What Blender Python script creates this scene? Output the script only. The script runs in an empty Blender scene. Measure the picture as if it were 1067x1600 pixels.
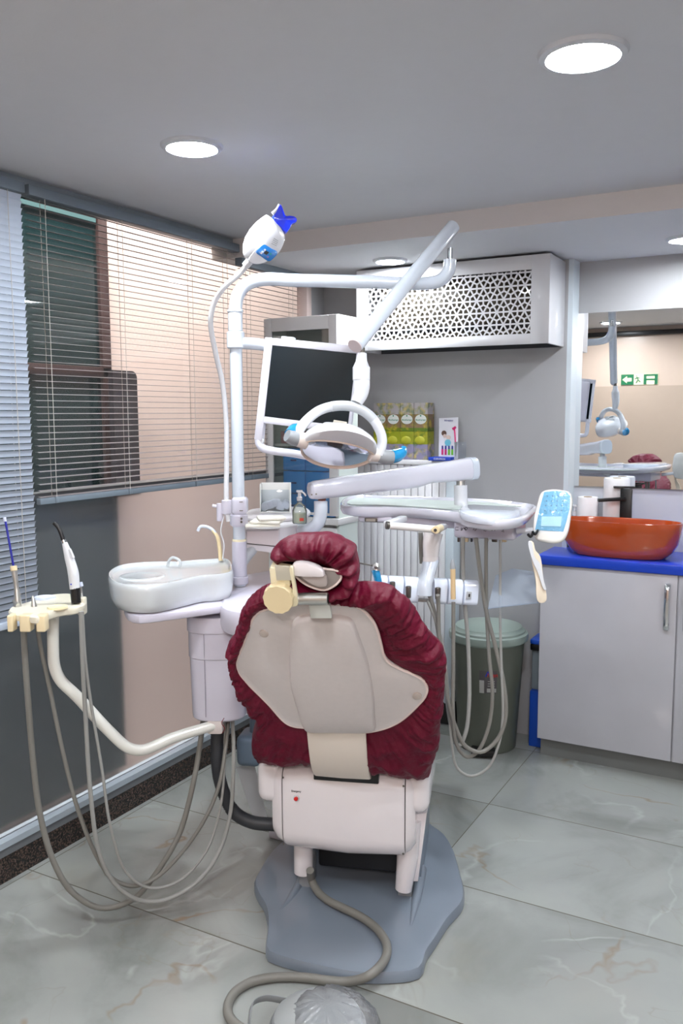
import bpy, bmesh, math, random
from mathutils import Vector, Matrix, noise
random.seed(4)
V=Vector; PI=math.pi
sc=bpy.context.scene
COL=sc.collection
# ------------------------------------------------------------------ camera
YAW,PIT,ROL,FPX=.50440731,.11327036,-.00364739,1348.48
CAM=V((0,0,1.55))
f0=V((-math.sin(YAW),math.cos(YAW),0)); r0=V((math.cos(YAW),math.sin(YAW),0)); u0=V((0,0,1))
FW=f0*math.cos(PIT)-u0*math.sin(PIT); UP=u0*math.cos(PIT)+f0*math.sin(PIT)
RT=r0*math.cos(ROL)+UP*math.sin(ROL); UP=-r0*math.sin(ROL)+UP*math.cos(ROL)
cd=bpy.data.cameras.new('camera'); cam=bpy.data.objects.new('camera',cd); COL.objects.link(cam)
m=Matrix((RT,UP,-FW)).transposed().to_4x4(); m.translation=CAM; cam.matrix_world=m
cd.sensor_fit='VERTICAL'; cd.sensor_height=36; cd.lens=36*FPX/1600; cd.clip_start=.02
sc.camera=cam
def ray(x,y): return RT*((x-533.5)/FPX)-UP*((y-800)/FPX)+FW
def D(x,y,d): return CAM+ray(x,y)*d
def Z(x,y,z=0): r=ray(x,y); return CAM+r*((z-CAM.z)/r.z)
def YP(x,y,Y): r=ray(x,y); return CAM+r*(Y/r.y)
def XP(x,y,X): r=ray(x,y); return CAM+r*(X/r.x)
def PL(x,y,p,n): r=ray(x,y); return CAM+r*((p-CAM).dot(n)/r.dot(n))
# ------------------------------------------------------------------ materials
def s2l(c): return tuple((v/12.92 if v<=.04045 else ((v+.055)/1.055)**2.4) for v in [k/255 for k in c])
MATS={}
def mat(name,rgb,rough=.45,metal=0,var=.04,bump=0,bscale=60,alpha=1,trans=0,emit=0,coat=0,ior=None,spec=None):
    if name in MATS: return MATS[name]
    m=bpy.data.materials.new(name); m.use_nodes=True; nt=m.node_tree; N=nt.nodes; b=N['Principled BSDF']
    c=s2l(rgb)
    tc=N.new('ShaderNodeTexCoord'); nz=N.new('ShaderNodeTexNoise'); nz.inputs['Scale'].default_value=bscale/6; nz.inputs['Detail'].default_value=3
    nt.links.new(tc.outputs['Object'],nz.inputs['Vector'])
    mx=N.new('ShaderNodeMix'); mx.data_type='RGBA'
    mx.inputs[6].default_value=tuple(max(0,v*(1-var)) for v in c)+(1,); mx.inputs[7].default_value=tuple(min(1,v*(1+var)) for v in c)+(1,)
    nt.links.new(nz.outputs['Fac'],mx.inputs[0]); nt.links.new(mx.outputs[2],b.inputs['Base Color'])
    b.inputs['Roughness'].default_value=rough; b.inputs['Metallic'].default_value=metal
    if coat: b.inputs['Coat Weight'].default_value=coat; b.inputs['Coat Roughness'].default_value=.06
    if trans: b.inputs['Transmission Weight'].default_value=trans
    if ior: b.inputs['IOR'].default_value=ior
    if spec is not None: b.inputs['Specular IOR Level'].default_value=spec
    if alpha<1: b.inputs['Alpha'].default_value=alpha
    if emit: b.inputs['Emission Color'].default_value=c+(1,); b.inputs['Emission Strength'].default_value=emit
    if bump:
        n2=N.new('ShaderNodeTexNoise'); n2.inputs['Scale'].default_value=bscale; n2.inputs['Detail'].default_value=4
        nt.links.new(tc.outputs['Object'],n2.inputs['Vector'])
        bp=N.new('ShaderNodeBump'); bp.inputs['Strength'].default_value=bump; bp.inputs['Distance'].default_value=.01
        nt.links.new(n2.outputs['Fac'],bp.inputs['Height']); nt.links.new(bp.outputs['Normal'],b.inputs['Normal'])
    MATS[name]=m; return m
WHITE=mat('white_plastic',(216,218,222),.25,coat=.5)
LAV=mat('lavender_white_plastic',(206,203,216),.3,coat=.4)
BLUW=mat('cool_white_enamel',(208,216,226),.18,coat=.7)
PINKW=mat('warm_white_shell',(234,228,230),.2,coat=.6)
SHELL=mat('grey_back_shell',(212,205,203),.42,bump=.05,bscale=400)
PIPE=mat('pale_piping',(232,214,208),.4)
CREAM=mat('cream_plastic',(232,222,190),.35,coat=.3)
YELL=mat('aged_yellow_plastic',(228,210,168),.35,coat=.3)
BAND=mat('cream_band_plastic',(226,216,204),.4)
GREY=mat('mid_grey_plastic',(150,154,158),.4)
GREYL=mat('light_grey_plastic',(186,190,194),.35,coat=.3)
SILV=mat('brushed_silver',(200,200,196),.3,metal=.9)
CHROME=mat('chrome',(220,222,224),.12,metal=1)
STEEL=mat('dark_steel',(120,116,110),.3,metal=.9)
BLACK=mat('black_plastic',(14,14,16),.35)
BASE=mat('blue_grey_base_paint',(122,132,144),.32,coat=.3)
ARM=mat('slate_blue_plastic',(104,122,140),.4)
HOSE=mat('grey_rubber_hose',(124,122,116),.45)
HOSEL=mat('pale_grey_rubber_hose',(150,150,146),.45)
CORR=mat('black_corrugated_hose',(52,54,58),.5)
BLUE=mat('deep_blue_plastic',(10,48,200),.3,coat=.3)
SKY=mat('bright_blue_film',(24,140,196),.25,coat=.6,bump=.3,bscale=90)
PANELB=mat('light_blue_keypad',(110,176,208),.15,coat=.8,bump=.5,bscale=70)
CLOTH=None
def glassy(name,rgb,tw,rough=.03,bump=0,bs=50,gl=.12):
    m=bpy.data.materials.new(name); m.use_nodes=True; nt=m.node_tree; N=nt.nodes
    for n in list(N): N.remove(n)
    o=N.new('ShaderNodeOutputMaterial'); t=N.new('ShaderNodeBsdfTransparent'); g=N.new('ShaderNodeBsdfGlossy'); d=N.new('ShaderNodeBsdfDiffuse')
    c=s2l(rgb)+(1,); t.inputs[0].default_value=c; g.inputs['Roughness'].default_value=rough; d.inputs[0].default_value=c
    m1=N.new('ShaderNodeMixShader'); m1.inputs[0].default_value=tw; nt.links.new(d.outputs[0],m1.inputs[1]); nt.links.new(t.outputs[0],m1.inputs[2])
    fr=N.new('ShaderNodeLayerWeight'); fr.inputs[0].default_value=gl*2
    mm=N.new('ShaderNodeMath'); mm.operation='ADD'; mm.inputs[1].default_value=gl*.25; nt.links.new(fr.outputs['Fresnel'],mm.inputs[0])
    m2=N.new('ShaderNodeMixShader'); nt.links.new(mm.outputs[0],m2.inputs[0]); nt.links.new(m1.outputs[0],m2.inputs[1]); nt.links.new(g.outputs[0],m2.inputs[2])
    nt.links.new(m2.outputs[0],o.inputs[0])
    if bump:
        nz=N.new('ShaderNodeTexNoise'); nz.inputs['Scale'].default_value=bs; nz.inputs['Detail'].default_value=3
        tc=N.new('ShaderNodeTexCoord'); nt.links.new(tc.outputs['Object'],nz.inputs['Vector'])
        b=N.new('ShaderNodeBump'); b.inputs['Strength'].default_value=bump; b.inputs['Distance'].default_value=.01
        nt.links.new(nz.outputs['Fac'],b.inputs['Height']); nt.links.new(b.outputs['Normal'],g.inputs['Normal'])
    MATS[name]=m; return m
GLASS=glassy('window_glass',(244,248,246),.97,.02,gl=.16)
CLEAR=glassy('clear_plastic_sheet',(240,244,248),.95,.08,gl=.1)
SHEET=glassy('hazy_clear_sheet',(236,242,250),.88,.1,gl=.04)
FILM=glassy('crinkled_clear_film',(242,244,246),.82,.25,bump=.6,bs=60,gl=.18)
def frosted():
    m=bpy.data.materials.new('frosted_glass'); m.use_nodes=True; nt=m.node_tree; b=nt.nodes['Principled BSDF']
    b.inputs['Base Color'].default_value=(.93,.96,.97,1); b.inputs['Transmission Weight'].default_value=1; b.inputs['Roughness'].default_value=.16
    b.inputs['IOR'].default_value=1.25; b.inputs['Transmission Weight'].default_value=.95
    nz=nt.nodes.new('ShaderNodeTexNoise'); nz.inputs['Scale'].default_value=300
    mr=nt.nodes.new('ShaderNodeMapRange'); mr.inputs[3].default_value=.08; mr.inputs[4].default_value=.12
    nt.links.new(nz.outputs['Fac'],mr.inputs[0]); nt.links.new(mr.outputs[0],b.inputs['Roughness'])
    return m
FROST=frosted()
def cloth_mat():
    m=mat('burgundy_nonwoven_cloth',(96,4,36),.5,var=.15,bump=.4,bscale=60,spec=.3)
    return m
CLOTH=cloth_mat()
def wall_mat(name,rgb,rough=.6): return mat(name,rgb,rough,var=.02,bump=.03,bscale=120)
def floor_mat():
    m=bpy.data.materials.new('polished_marble_tiles'); m.use_nodes=True; nt=m.node_tree; N=nt.nodes; L=nt.links.new; b=N['Principled BSDF']
    tc=N.new('ShaderNodeTexCoord'); sp=N.new('ShaderNodeSeparateXYZ'); L(tc.outputs['Object'],sp.inputs[0])
    def mth(op,a,bb=None,c=None):
        n=N.new('ShaderNodeMath'); n.operation=op
        for i,v in enumerate((a,bb,c)):
            if v is None: continue
            if isinstance(v,(int,float)): n.inputs[i].default_value=v
            else: L(v,n.inputs[i])
        return n.outputs[0]
    def joint(s,off,T,w):
        u=mth('DIVIDE',mth('SUBTRACT',s,off),T); fr=mth('FRACT',u); fl=mth('FLOOR',u)
        d=mth('MINIMUM',fr,mth('SUBTRACT',1,fr)); return mth('LESS_THAN',d,w/T/2),fl
    jx,fx=joint(sp.outputs[0],-1.08,1.2,.0035); jy,fy=joint(sp.outputs[1],1.935,.615,.0045)
    J=mth('MAXIMUM',jx,jy)
    cb=N.new('ShaderNodeCombineXYZ'); L(mth('MULTIPLY',fx,3.7),cb.inputs[0]); L(mth('MULTIPLY',fy,2.3),cb.inputs[1]); L(mth('ADD',fx,mth('MULTIPLY',fy,1.3)),cb.inputs[2])
    ad=N.new('ShaderNodeVectorMath'); ad.operation='ADD'; L(tc.outputs['Object'],ad.inputs[0]); L(cb.outputs[0],ad.inputs[1])
    def nz(sc_,det,dist,rough=.55):
        n=N.new('ShaderNodeTexNoise'); n.inputs['Scale'].default_value=sc_; n.inputs['Detail'].default_value=det; n.inputs['Distortion'].default_value=dist; n.inputs['Roughness'].default_value=rough
        L(ad.outputs[0],n.inputs['Vector']); return n.outputs['Fac']
    base=N.new('ShaderNodeValToRGB'); L(nz(1.8,8,.6),base.inputs[0])
    e=base.color_ramp.elements; e[0].position=.3; e[0].color=s2l((128,131,127))+(1,); e[1].position=.72; e[1].color=s2l((162,165,160))+(1,)
    mid=e.new(.5); mid.color=s2l((154,157,154))+(1,)
    # warm patches
    mx=N.new('ShaderNodeMix'); mx.data_type='RGBA'; wp=N.new('ShaderNodeMapRange'); wp.inputs[1].default_value=.56; wp.inputs[2].default_value=.75; wp.inputs[4].default_value=.45
    L(nz(1.1,6,.3),wp.inputs[0]); L(wp.outputs[0],mx.inputs[0]); L(base.outputs[0],mx.inputs[6]); mx.inputs[7].default_value=s2l((162,154,134))+(1,)
    def vein(prev,scl,w,col,strength,dist):
        n=nz(scl,5,dist,.45); a=mth('ABSOLUTE',mth('SUBTRACT',n,.5))
        k=N.new('ShaderNodeMapRange'); k.inputs[1].default_value=0; k.inputs[2].default_value=w; k.inputs[3].default_value=strength; k.inputs[4].default_value=0; L(a,k.inputs[0])
        g=N.new('ShaderNodeMapRange'); g.inputs[1].default_value=.45; g.inputs[2].default_value=.65; L(nz(2.3,3,0),g.inputs[0])
        x=N.new('ShaderNodeMix'); x.data_type='RGBA'; L(mth('MULTIPLY',k.outputs[0],g.outputs[0]),x.inputs[0]); L(prev,x.inputs[6]); x.inputs[7].default_value=s2l(col)+(1,)
        return x.outputs[2]
    c=vein(mx.outputs[2],1.1,.005,(138,112,82),.7,.35)
    c=vein(c,1.5,.012,(192,196,192),.5,.5)
    c=vein(c,2.6,.007,(134,126,110),.4,.6)
    fin=N.new('ShaderNodeMix'); fin.data_type='RGBA'; L(J,fin.inputs[0]); L(c,fin.inputs[6]); fin.inputs[7].default_value=s2l((84,80,68))+(1,)
    L(fin.outputs[2],b.inputs['Base Color']); b.inputs['Roughness'].default_value=.16
    L(mth('ADD',mth('MULTIPLY',J,.5),.16),b.inputs['Roughness'])
    return m
def granite():
    m=bpy.data.materials.new('dark_speckled_granite'); m.use_nodes=True; nt=m.node_tree; b=nt.nodes['Principled BSDF']
    vo=nt.nodes.new('ShaderNodeTexNoise'); vo.inputs['Scale'].default_value=160; vo.inputs['Detail'].default_value=2
    tc=nt.nodes.new('ShaderNodeTexCoord'); nt.links.new(tc.outputs['Object'],vo.inputs['Vector'])
    r=nt.nodes.new('ShaderNodeValToRGB'); r.color_ramp.elements[0].position=.45; r.color_ramp.elements[0].color=s2l((24,22,22))+(1,); r.color_ramp.elements[1].position=.75; r.color_ramp.elements[1].color=s2l((104,84,74))+(1,)
    nt.links.new(vo.outputs['Fac'],r.inputs[0]); nt.links.new(r.outputs[0],b.inputs['Base Color']); b.inputs['Roughness'].default_value=.2
    return m
# ------------------------------------------------------------------ object helpers
def link(name,bm,m,parent=None,smooth=True,ang=35):
    me=bpy.data.meshes.new(name); bmesh.ops.recalc_face_normals(bm,faces=bm.faces); bm.to_mesh(me); bm.free()
    o=bpy.data.objects.new(name,me); COL.objects.link(o)
    for mm in (m if isinstance(m,(list,tuple)) else [m]): me.materials.append(mm)
    if smooth:
        for p in me.polygons: p.use_smooth=True
        try: me.set_sharp_from_angle(angle=math.radians(ang))
        except Exception: pass
    if parent is not None: put(o,parent)
    return o
MW={}
def put(o,parent):
    o.parent=parent; o.matrix_parent_inverse=(MW.get(parent.name) or Matrix()).inverted()
def thing(name,loc,label,cat,group=None):
    o=bpy.data.objects.new(name,None); COL.objects.link(o); o.location=loc; o.empty_display_size=.05
    MW[o.name]=Matrix.Translation(loc)
    o['label']=label; o['category']=cat
    if group: o['group']=group
    return o
def tag(o,label,cat,group=None):
    o['label']=label; o['category']=cat
    if group: o['group']=group
    return o
def struct(o): o['kind']='structure'; return o
def B(): return bmesh.new()
def box(bm,c,s,rot=None,bev=0,seg=2):
    r=bmesh.ops.create_cube(bm,size=1); vs=r['verts']
    bmesh.ops.scale(bm,vec=V(s),verts=vs)
    if bev:
        es=list({e for v in vs for e in v.link_edges})
        r=bmesh.ops.bevel(bm,geom=es,offset=bev,segments=seg,profile=.5,affect='EDGES',clamp_overlap=True)
        vs=list({v for v in r['verts']}|{v for f in r['faces'] for v in f.verts})
        # collect whole island
        seen=set(vs); st=list(vs)
        while st:
            v=st.pop()
            for e in v.link_edges:
                w=e.other_vert(v)
                if w not in seen: seen.add(w); st.append(w)
        vs=list(seen)
    M=Matrix.Translation(V(c))@(rot.to_4x4() if rot else Matrix())
    bmesh.ops.transform(bm,matrix=M,verts=vs); return vs
def bx(bm,x0,x1,y0,y1,z0,z1,bev=0): return box(bm,((x0+x1)/2,(y0+y1)/2,(z0+z1)/2),(abs(x1-x0),abs(y1-y0),abs(z1-z0)),None,bev)
def resample(pts,n,closed=False):
    P=[V(p) for p in pts]; out=[]; k=len(P)
    segs=k if closed else k-1
    for i in range(segs):
        p0=P[(i-1)%k] if (closed or i>0) else P[0]*2-P[1]; p1=P[i]; p2=P[(i+1)%k]; p3=P[(i+2)%k] if (closed or i+2<k) else P[-1]*2-P[-2]
        # centripetal catmull-rom
        t0=0; t1=t0+max((p1-p0).length,1e-6)**.5; t2=t1+max((p2-p1).length,1e-6)**.5; t3=t2+max((p3-p2).length,1e-6)**.5
        for j in range(16):
            t=t1+(t2-t1)*j/16
            A1=p0*((t1-t)/(t1-t0))+p1*((t-t0)/(t1-t0)); A2=p1*((t2-t)/(t2-t1))+p2*((t-t1)/(t2-t1)); A3=p2*((t3-t)/(t3-t2))+p3*((t-t2)/(t3-t2))
            B1=A1*((t2-t)/(t2-t0))+A2*((t-t0)/(t2-t0)); B2=A2*((t3-t)/(t3-t1))+A3*((t-t1)/(t3-t1))
            out.append(B1*((t2-t)/(t2-t1))+B2*((t-t1)/(t2-t1)))
    if closed: out.append(out[0].copy())
    else: out.append(P[-1].copy())
    L=[0]
    for a,b in zip(out,out[1:]): L.append(L[-1]+(b-a).length)
    res=[]; j=0; N=n
    for i in range(N):
        s=L[-1]*i/(N if closed else N-1)
        while j<len(L)-2 and L[j+1]<s: j+=1
        t=(s-L[j])/max(L[j+1]-L[j],1e-9); res.append(out[j].lerp(out[j+1],min(1,t)))
    return res
def tube(bm,pts,r,seg=12,n=None,smooth=True,caps=True,flat=1.0,updir=None):
    P=resample(pts,n or max(8,len(pts)*6)) if smooth and len(pts)>2 else [V(p) for p in pts]
    N=len(P)
    def R(t):
        if isinstance(r,(int,float)): return r
        q=t*(len(r)-1); k=min(int(q),len(r)-2); return r[k]*(1-q+k)+r[k+1]*(q-k)
    T=[(P[min(i+1,N-1)]-P[max(i-1,0)]).normalized() for i in range(N)]
    u=V(updir) if updir else (V((0,0,1)) if abs(T[0].z)<.9 else V((1,0,0)))
    u=(u-T[0]*u.dot(T[0])).normalized(); rings=[]
    for i in range(N):
        u=(u-T[i]*u.dot(T[i])).normalized(); w=T[i].cross(u); rr=R(i/(N-1))
        rings.append([bm.verts.new(P[i]+u*math.cos(a)*rr*flat+w*math.sin(a)*rr) for a in [2*PI*k/seg for k in range(seg)]])
    skin(bm,rings,caps)
def skin(bm,rings,caps=True,capA=None,capB=None):
    n=len(rings[0])
    for a,b in zip(rings,rings[1:]):
        for k in range(n): bm.faces.new((a[k],a[(k+1)%n],b[(k+1)%n],b[k]))
    if caps if capA is None else capA: bm.faces.new(rings[0][::-1])
    if caps if capB is None else capB: bm.faces.new(rings[-1])
def loft(bm,rings,caps=True,capA=None,capB=None):
    R=[[bm.verts.new(V(p)) for p in r] for r in rings]; skin(bm,R,caps,capA,capB); return R
def frame(z,x=None):
    z=V(z).normalized(); x=V(x) if x is not None else (V((1,0,0)) if abs(z.x)<.8 else V((0,1,0)))
    x=(x-z*x.dot(z)).normalized(); y=z.cross(x); return x,y,z
def lathe(bm,o,ax,prof,seg=24,x=None,sx=1,sy=1,caps=True):
    X,Y,Zz=frame(ax,x); o=V(o); rings=[]
    for r,h in prof: rings.append([o+X*math.cos(2*PI*k/seg)*r*sx+Y*math.sin(2*PI*k/seg)*r*sy+Zz*h for k in range(seg)])
    return loft(bm,rings,caps)
def cyl(bm,a,b,r,seg=20,r2=None,bev=None):
    a=V(a);b=V(b);h=(b-a).length; r2=r if r2 is None else r2; e=bev if bev is not None else min(r,h)*.12
    lathe(bm,a,b-a,[(r-e,0),(r,e),(r2,h-e),(r2-e,h)],seg)
def prism(bm,outline,d,bev=0):
    """outline: 3-D points; d: extrusion vector; bevelled rims"""
    P=[V(p) for p in outline]; c=sum(P,V())/len(P); d=V(d)
    def sh(t,off): 
        return [p+(c-p).normalized()*off+d*t for p in P]
    L=d.length
    if bev: rings=[sh(0,bev),sh(bev*.35/L,bev*.3),sh(bev/L,0),sh(1-bev/L,0),sh(1-bev*.35/L,bev*.3),sh(1,bev)]
    else: rings=[sh(0,0),sh(1,0)]
    loft(bm,rings)
def rot3(x,y,z): return Matrix((x,y,z)).transposed()
def text(s,name,o,x,y,h,m,parent,thick=.0004,fit=None,align='CENTER'):
    cu=bpy.data.curves.new(name,'FONT'); cu.body=s; cu.size=1; cu.align_x=align; cu.align_y='CENTER'; cu.extrude=.01; cu.offset=.012
    ob=bpy.data.objects.new('t',cu); COL.objects.link(ob); dg=bpy.context.evaluated_depsgraph_get()
    me=bpy.data.meshes.new_from_object(ob.evaluated_get(dg)); bpy.data.objects.remove(ob)
    w=max(v.co.x for v in me.vertices)-min(v.co.x for v in me.vertices)
    X=V(x).normalized(); Y=V(y).normalized(); Zz=X.cross(Y); sx=fit/w if fit else h
    for v in me.vertices: v.co=V(o)+X*v.co.x*sx+Y*v.co.y*h+Zz*(v.co.z*thick/.01+thick)
    t=bpy.data.objects.new(name,me); COL.objects.link(t); me.materials.clear(); me.materials.append(m)
    if parent is not None: put(t,parent)
    return t
# ------------------------------------------------------------------ room
XL=-2.302; HC=2.315; YB=3.97; ZL=2.235
WG=wall_mat('grey_painted_wall',(168,168,170)); CE=wall_mat('ceiling_paint',(204,205,208)); BM=wall_mat('beam_paint',(210,205,203))
bm=B(); bx(bm,-2.42,1.7,-1.3,4.2,-.06,0); struct(link('floor',bm,floor_mat()))
bm=B(); bx(bm,-2.42,1.7,-1.3,3.19,HC,HC+.1); struct(link('ceiling',bm,CE))
bm=B(); bx(bm,-2.42,1.7,3.19,4.2,ZL,HC+.1)
o=struct(link('ceiling_lowered',bm,[CE,BM]))
for p in o.data.polygons:
    if p.normal.y<-.5: p.material_index=1
bm=B(); bx(bm,-2.42,-1.022,YB,YB+.2,0,ZL); struct(link('wall_back',bm,WG))
bm=B(); bx(bm,-1.022,-1.0,YB-.0,4.08,.0,ZL); struct(link('trim_1',bm,mat('pale_blue_trim',(206,216,222),.35)))
bm=B(); bx(bm,-1.0,1.7,4.08,4.2,1.2,ZL); struct(link('wall_recess',bm,WG))
bm=B(); bx(bm,-1.0,1.7,4.08,4.2,0,1.2); struct(link('wall_splashback',bm,mat('glossy_splashback',(206,208,216),.2,coat=.4)))
PEA=wall_mat('peach_upper_wall',(216,192,174),.3); PEB=wall_mat('beige_lower_wall',(190,168,150),.45)
bm=B(); bx(bm,-2.42,-.85,-.12,-.02,0,1.79); struct(link('wall_front_lower',bm,PEB))
bm=B(); bx(bm,-2.42,-.85,-.12,-.02,1.79,HC); struct(link('wall_front_upper',bm,PEA))
bm=B(); bx(bm,-.95,-.85,-1.3,-.12,0,HC); struct(link('wall_passage',bm,PEB))
bm=B(); bx(bm,-.95,1.7,-1.4,-1.3,0,HC); struct(link('wall_front_far',bm,PEA))
bm=B(); bx(bm,1.6,1.7,-1.3,4.2,0,HC); struct(link('wall_right',bm,WG))
# rail under the ceiling on the front wall
bm=B(); bx(bm,-2.3,-.86,-.02,.04,2.235,2.275,.004); tag(link('curtain_rail',bm,BLACK),'black rail high on the peach wall, seen in the mirror','rail')
# exit sign (seen in the mirror)
GRN=mat('sign_green',(20,112,70),.4); SGW=mat('sign_pale_yellow',(246,244,200),.4)
K=2.0
def ex(x,y,z): return V((-1.60+x*K,y,1.80+z*K*.66))
t=thing('exit_sign',(-1.44,-.02,1.82),'green and pale exit sign with arrow, running figure and doorway, seen in the mirror','sign')
bm=B(); bx(bm,-1.60,-1.28,-.019,-.012,1.80,1.895); link('sign_board',bm,SGW,t,False)
bm=B(); bx(bm,-1.60,-1.49,-.0115,-.009,1.801,1.894); link('arrow_field',bm,GRN,t,False)
bm=B(); vs=[bm.verts.new(ex(*p)) for p in ((.006,-.0085,.036),(.026,-.0085,.06),(.026,-.0085,.047),(.046,-.0085,.047),(.046,-.0085,.023),(.026,-.0085,.023),(.026,-.0085,.011))]; f=bm.faces.new(vs)
r=bmesh.ops.extrude_face_region(bm,geom=[f]); bmesh.ops.translate(bm,vec=(0,.002,0),verts=[v for v in r['geom'] if isinstance(v,bmesh.types.BMVert)]); link('arrow',bm,SGW,t,False)
bm=B()
for a,b in (((.066,.062),(.068,.058)),((.068,.054),(.074,.034)),((.074,.034),(.066,.012)),((.074,.034),(.084,.018)),((.07,.048),(.06,.04)),((.07,.048),(.08,.044))): tube(bm,[ex(a[0],-.0105,a[1]),ex(b[0],-.0105,b[1])],.004,6,smooth=False)
link('running_figure',bm,GRN,t)
bm=B()
for q in ((.098,.11,.002,.07),(.145,.158,.002,.07),(.11,.145,.058,.07),(.11,.145,.03,.04)):
    a=ex(q[0],0,q[2]); b=ex(q[1],0,q[3]); bx(bm,a.x,b.x,-.0115,-.009,a.z,b.z)
link('doorway',bm,GRN,t,False)
# left window wall -----------------------------------------------------------
ALU=mat('aluminium_frame',(150,160,168),.4,metal=.3); ALL=mat('pale_aluminium',(184,196,206),.35,metal=.3); ALD=mat('grey_aluminium',(104,108,112),.4)
bm=B(); bx(bm,-2.40,XL,-.02,YB,0,.089); struct(link('baseboard_left',bm,granite()))
bm=B(); bx(bm,-2.36,XL,-.02,YB,.089,.118); struct(link('trim_2',bm,ALD))
bm=B(); bx(bm,-2.36,XL+.004,-.02,YB,.118,.14); struct(link('trim_3',bm,ALL))
bm=B(); bx(bm,-2.42,XL,-.02,YB,2.288,HC); struct(link('trim_4',bm,ALU))
bm=B(); bx(bm,-2.34,-2.332,-.02,YB,.14,1.262); struct(link('window_1',bm,FROST,None,False))
bm=B(); bx(bm,-2.36,-2.305,-.02,YB,1.262,1.285); struct(link('trim_5',bm,ALD))
bm=B(); vs=[bm.verts.new(V(p)) for p in ((-2.334,-.02,1.285),(-2.334,YB,1.285),(-2.334,YB,2.288),(-2.334,-.02,2.288))]; bm.faces.new(vs); struct(link('window_2',bm,GLASS,None,False))
# outside
OUT=wall_mat('pink_beige_outer_wall',(226,204,196)); TEAL=mat('dark_teal_glass',(14,40,42),.15); BRN=mat('brown_window_frame',(58,38,36),.4); DKP=mat('dark_slate_board',(40,52,58),.4)
XO=-3.1
bm=B(); bx(bm,XO-.1,XO,-.6,5.2,-.3,3.6); struct(link('wall_outside',bm,OUT))
bm=B(); bx(bm,XO,-2.42,-.6,5.2,-.35,-.3); struct(link('floor_outside',bm,wall_mat('outer_ground',(150,148,144))))
def yo(x,y,X=XO): return XP(x,y,X)
p0=yo(172,560,XO+.03); p1=yo(160,345,XO+.03)
YD=p0.y; print('outside door edge',YD, p1.y)
t=thing('neighbouring_window',(XO,YD-.6,0),'dark teal window in a brown frame, outside behind the blinds','window')
bm=B(); bx(bm,XO,XO+.02,YD-1.7,YD-.055,-.25,2.60); link('pane',bm,TEAL,t,False)
bm=B(); bx(bm,XO,XO+.04,YD-.06,YD,-.25,2.72,.004); bx(bm,XO,XO+.04,YD-1.72,YD,2.52,2.60,.004)
zc=yo(120,578,XO+.03).z
bx(bm,XO,XO+.04,YD-1.7,YD,zc-.03,zc+.02,.004); link('window_frame',bm,BRN,t)
bm=B()
zt=yo(110,338,XO+.03).z
for k,(a,b) in enumerate(((0,.02),(.035,.06))): bx(bm,XO+.02,XO+.035,YD-1.6,YD-.07,zt+a,zt+b)
link('pale_strip',bm,mat('pale_teal_strip',(74,104,106),.4),t)
bm=B(); bx(bm,XO+.04,XO+.045,YD-1.7,YD,-.25,1.2); link('lower_panel',bm,DKP,t)
# rounded board outside
pa=yo(176,578,XO+.1); pb=yo(214,590,XO+.1); pc=yo(214,770,XO+.1)
zb=pc.z-.01
bm=B(); r=.035; y1=pb.y; y0=pa.y-.0; zt=pa.z
out=[(y0,zb),(y1,zb)]+[(y1-r+r*math.cos(a),zt-r+r*math.sin(a)) for a in [k*PI/12 for k in range(7)]]+[(y0,zt)]
loft(bm,[[(XO+.07,a,b) for a,b in out],[(XO+.1,a,b) for a,b in out]]); link('rounded_side_board',bm,mat('rounded_board_dark',(52,46,50),.3),t)
# blinds
SL=mat('blind_slat',(136,130,132),.45); SLC=mat('closed_blind_slat',(178,188,202),.45); RAIL=mat('blind_rail',(112,124,134),.4)
def blind(y0,y1,ztop,zbot,tilt,m,label,cords,pitch=.0215):
    t=thing('venetian_blind',(-2.27,(y0+y1)/2,ztop),label,'blind','venetian blinds along the window wall')
    bm=B(); bx(bm,-2.3,-2.262,y0,y1,ztop-.034,ztop,.003); link('head_rail',bm,RAIL,t)
    bm=B(); z=ztop-.046; c,s=math.cos(tilt),math.sin(tilt); w=.0105
    while z>zbot+.012:
        prof=[(-w,0),(-w*.5,.0014),(0,.0019),(w*.5,.0014),(w,0)]
        R=[]
        for yy in (y0+.002,y1-.002):
            R.append([bm.verts.new((-2.281+a*c-b*s,yy,z+a*s+b*c)) for a,b in prof])
        for k in range(4): bm.faces.new((R[0][k],R[0][k+1],R[1][k+1],R[1][k]))
        z-=pitch
    o=link('slats',bm,m,t,ang=60)
    bm=B(); bx(bm,-2.292,-2.27,y0,y1,zbot-.012,zbot+.01,.003); link('bottom_rail',bm,RAIL if m is SL else m,t)
    for y in cords:
        bm=B(); tube(bm,[(-2.269,y,ztop-.03),(-2.269,y,zbot-.008)],.0011,6,smooth=False); tube(bm,[(-2.293,y,ztop-.03),(-2.293,y,zbot)],.0011,6,smooth=False); link('ladder_cord',bm,mat('blind_cord',(190,184,178),.7),t)
        bm=B(); box(bm,(-2.268,y,zbot),(.006,.014,.022),None,.002); link('cord_clip',bm,RAIL,t)
    return t
blind(1.2,2.015,2.288,.872,1.15,SLC,'closed pale blue venetian blind, left edge of the photo, hanging lowest',(1.55,1.95))
blind(2.03,3.186,2.288,1.262,-.1,SL,'wide open-slatted venetian blind in front of the dark teal window',(2.1,2.46,2.86,3.1))
blind(3.2,3.71,ZL,1.262,-.1,SL,'narrower open venetian blind behind the white pole, next to the grey wall',(3.27,3.63))
bm=B(); bx(bm,-2.3,-2.24,3.715,3.76,1.24,ZL-.001,.004); struct(link('trim_6',bm,mat('pinkish_frame',(196,178,172),.5)))
bm=B(); bx(bm,-2.302,-2.29,3.76,YB,.14,ZL); struct(link('wall_left',bm,WG))
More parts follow.
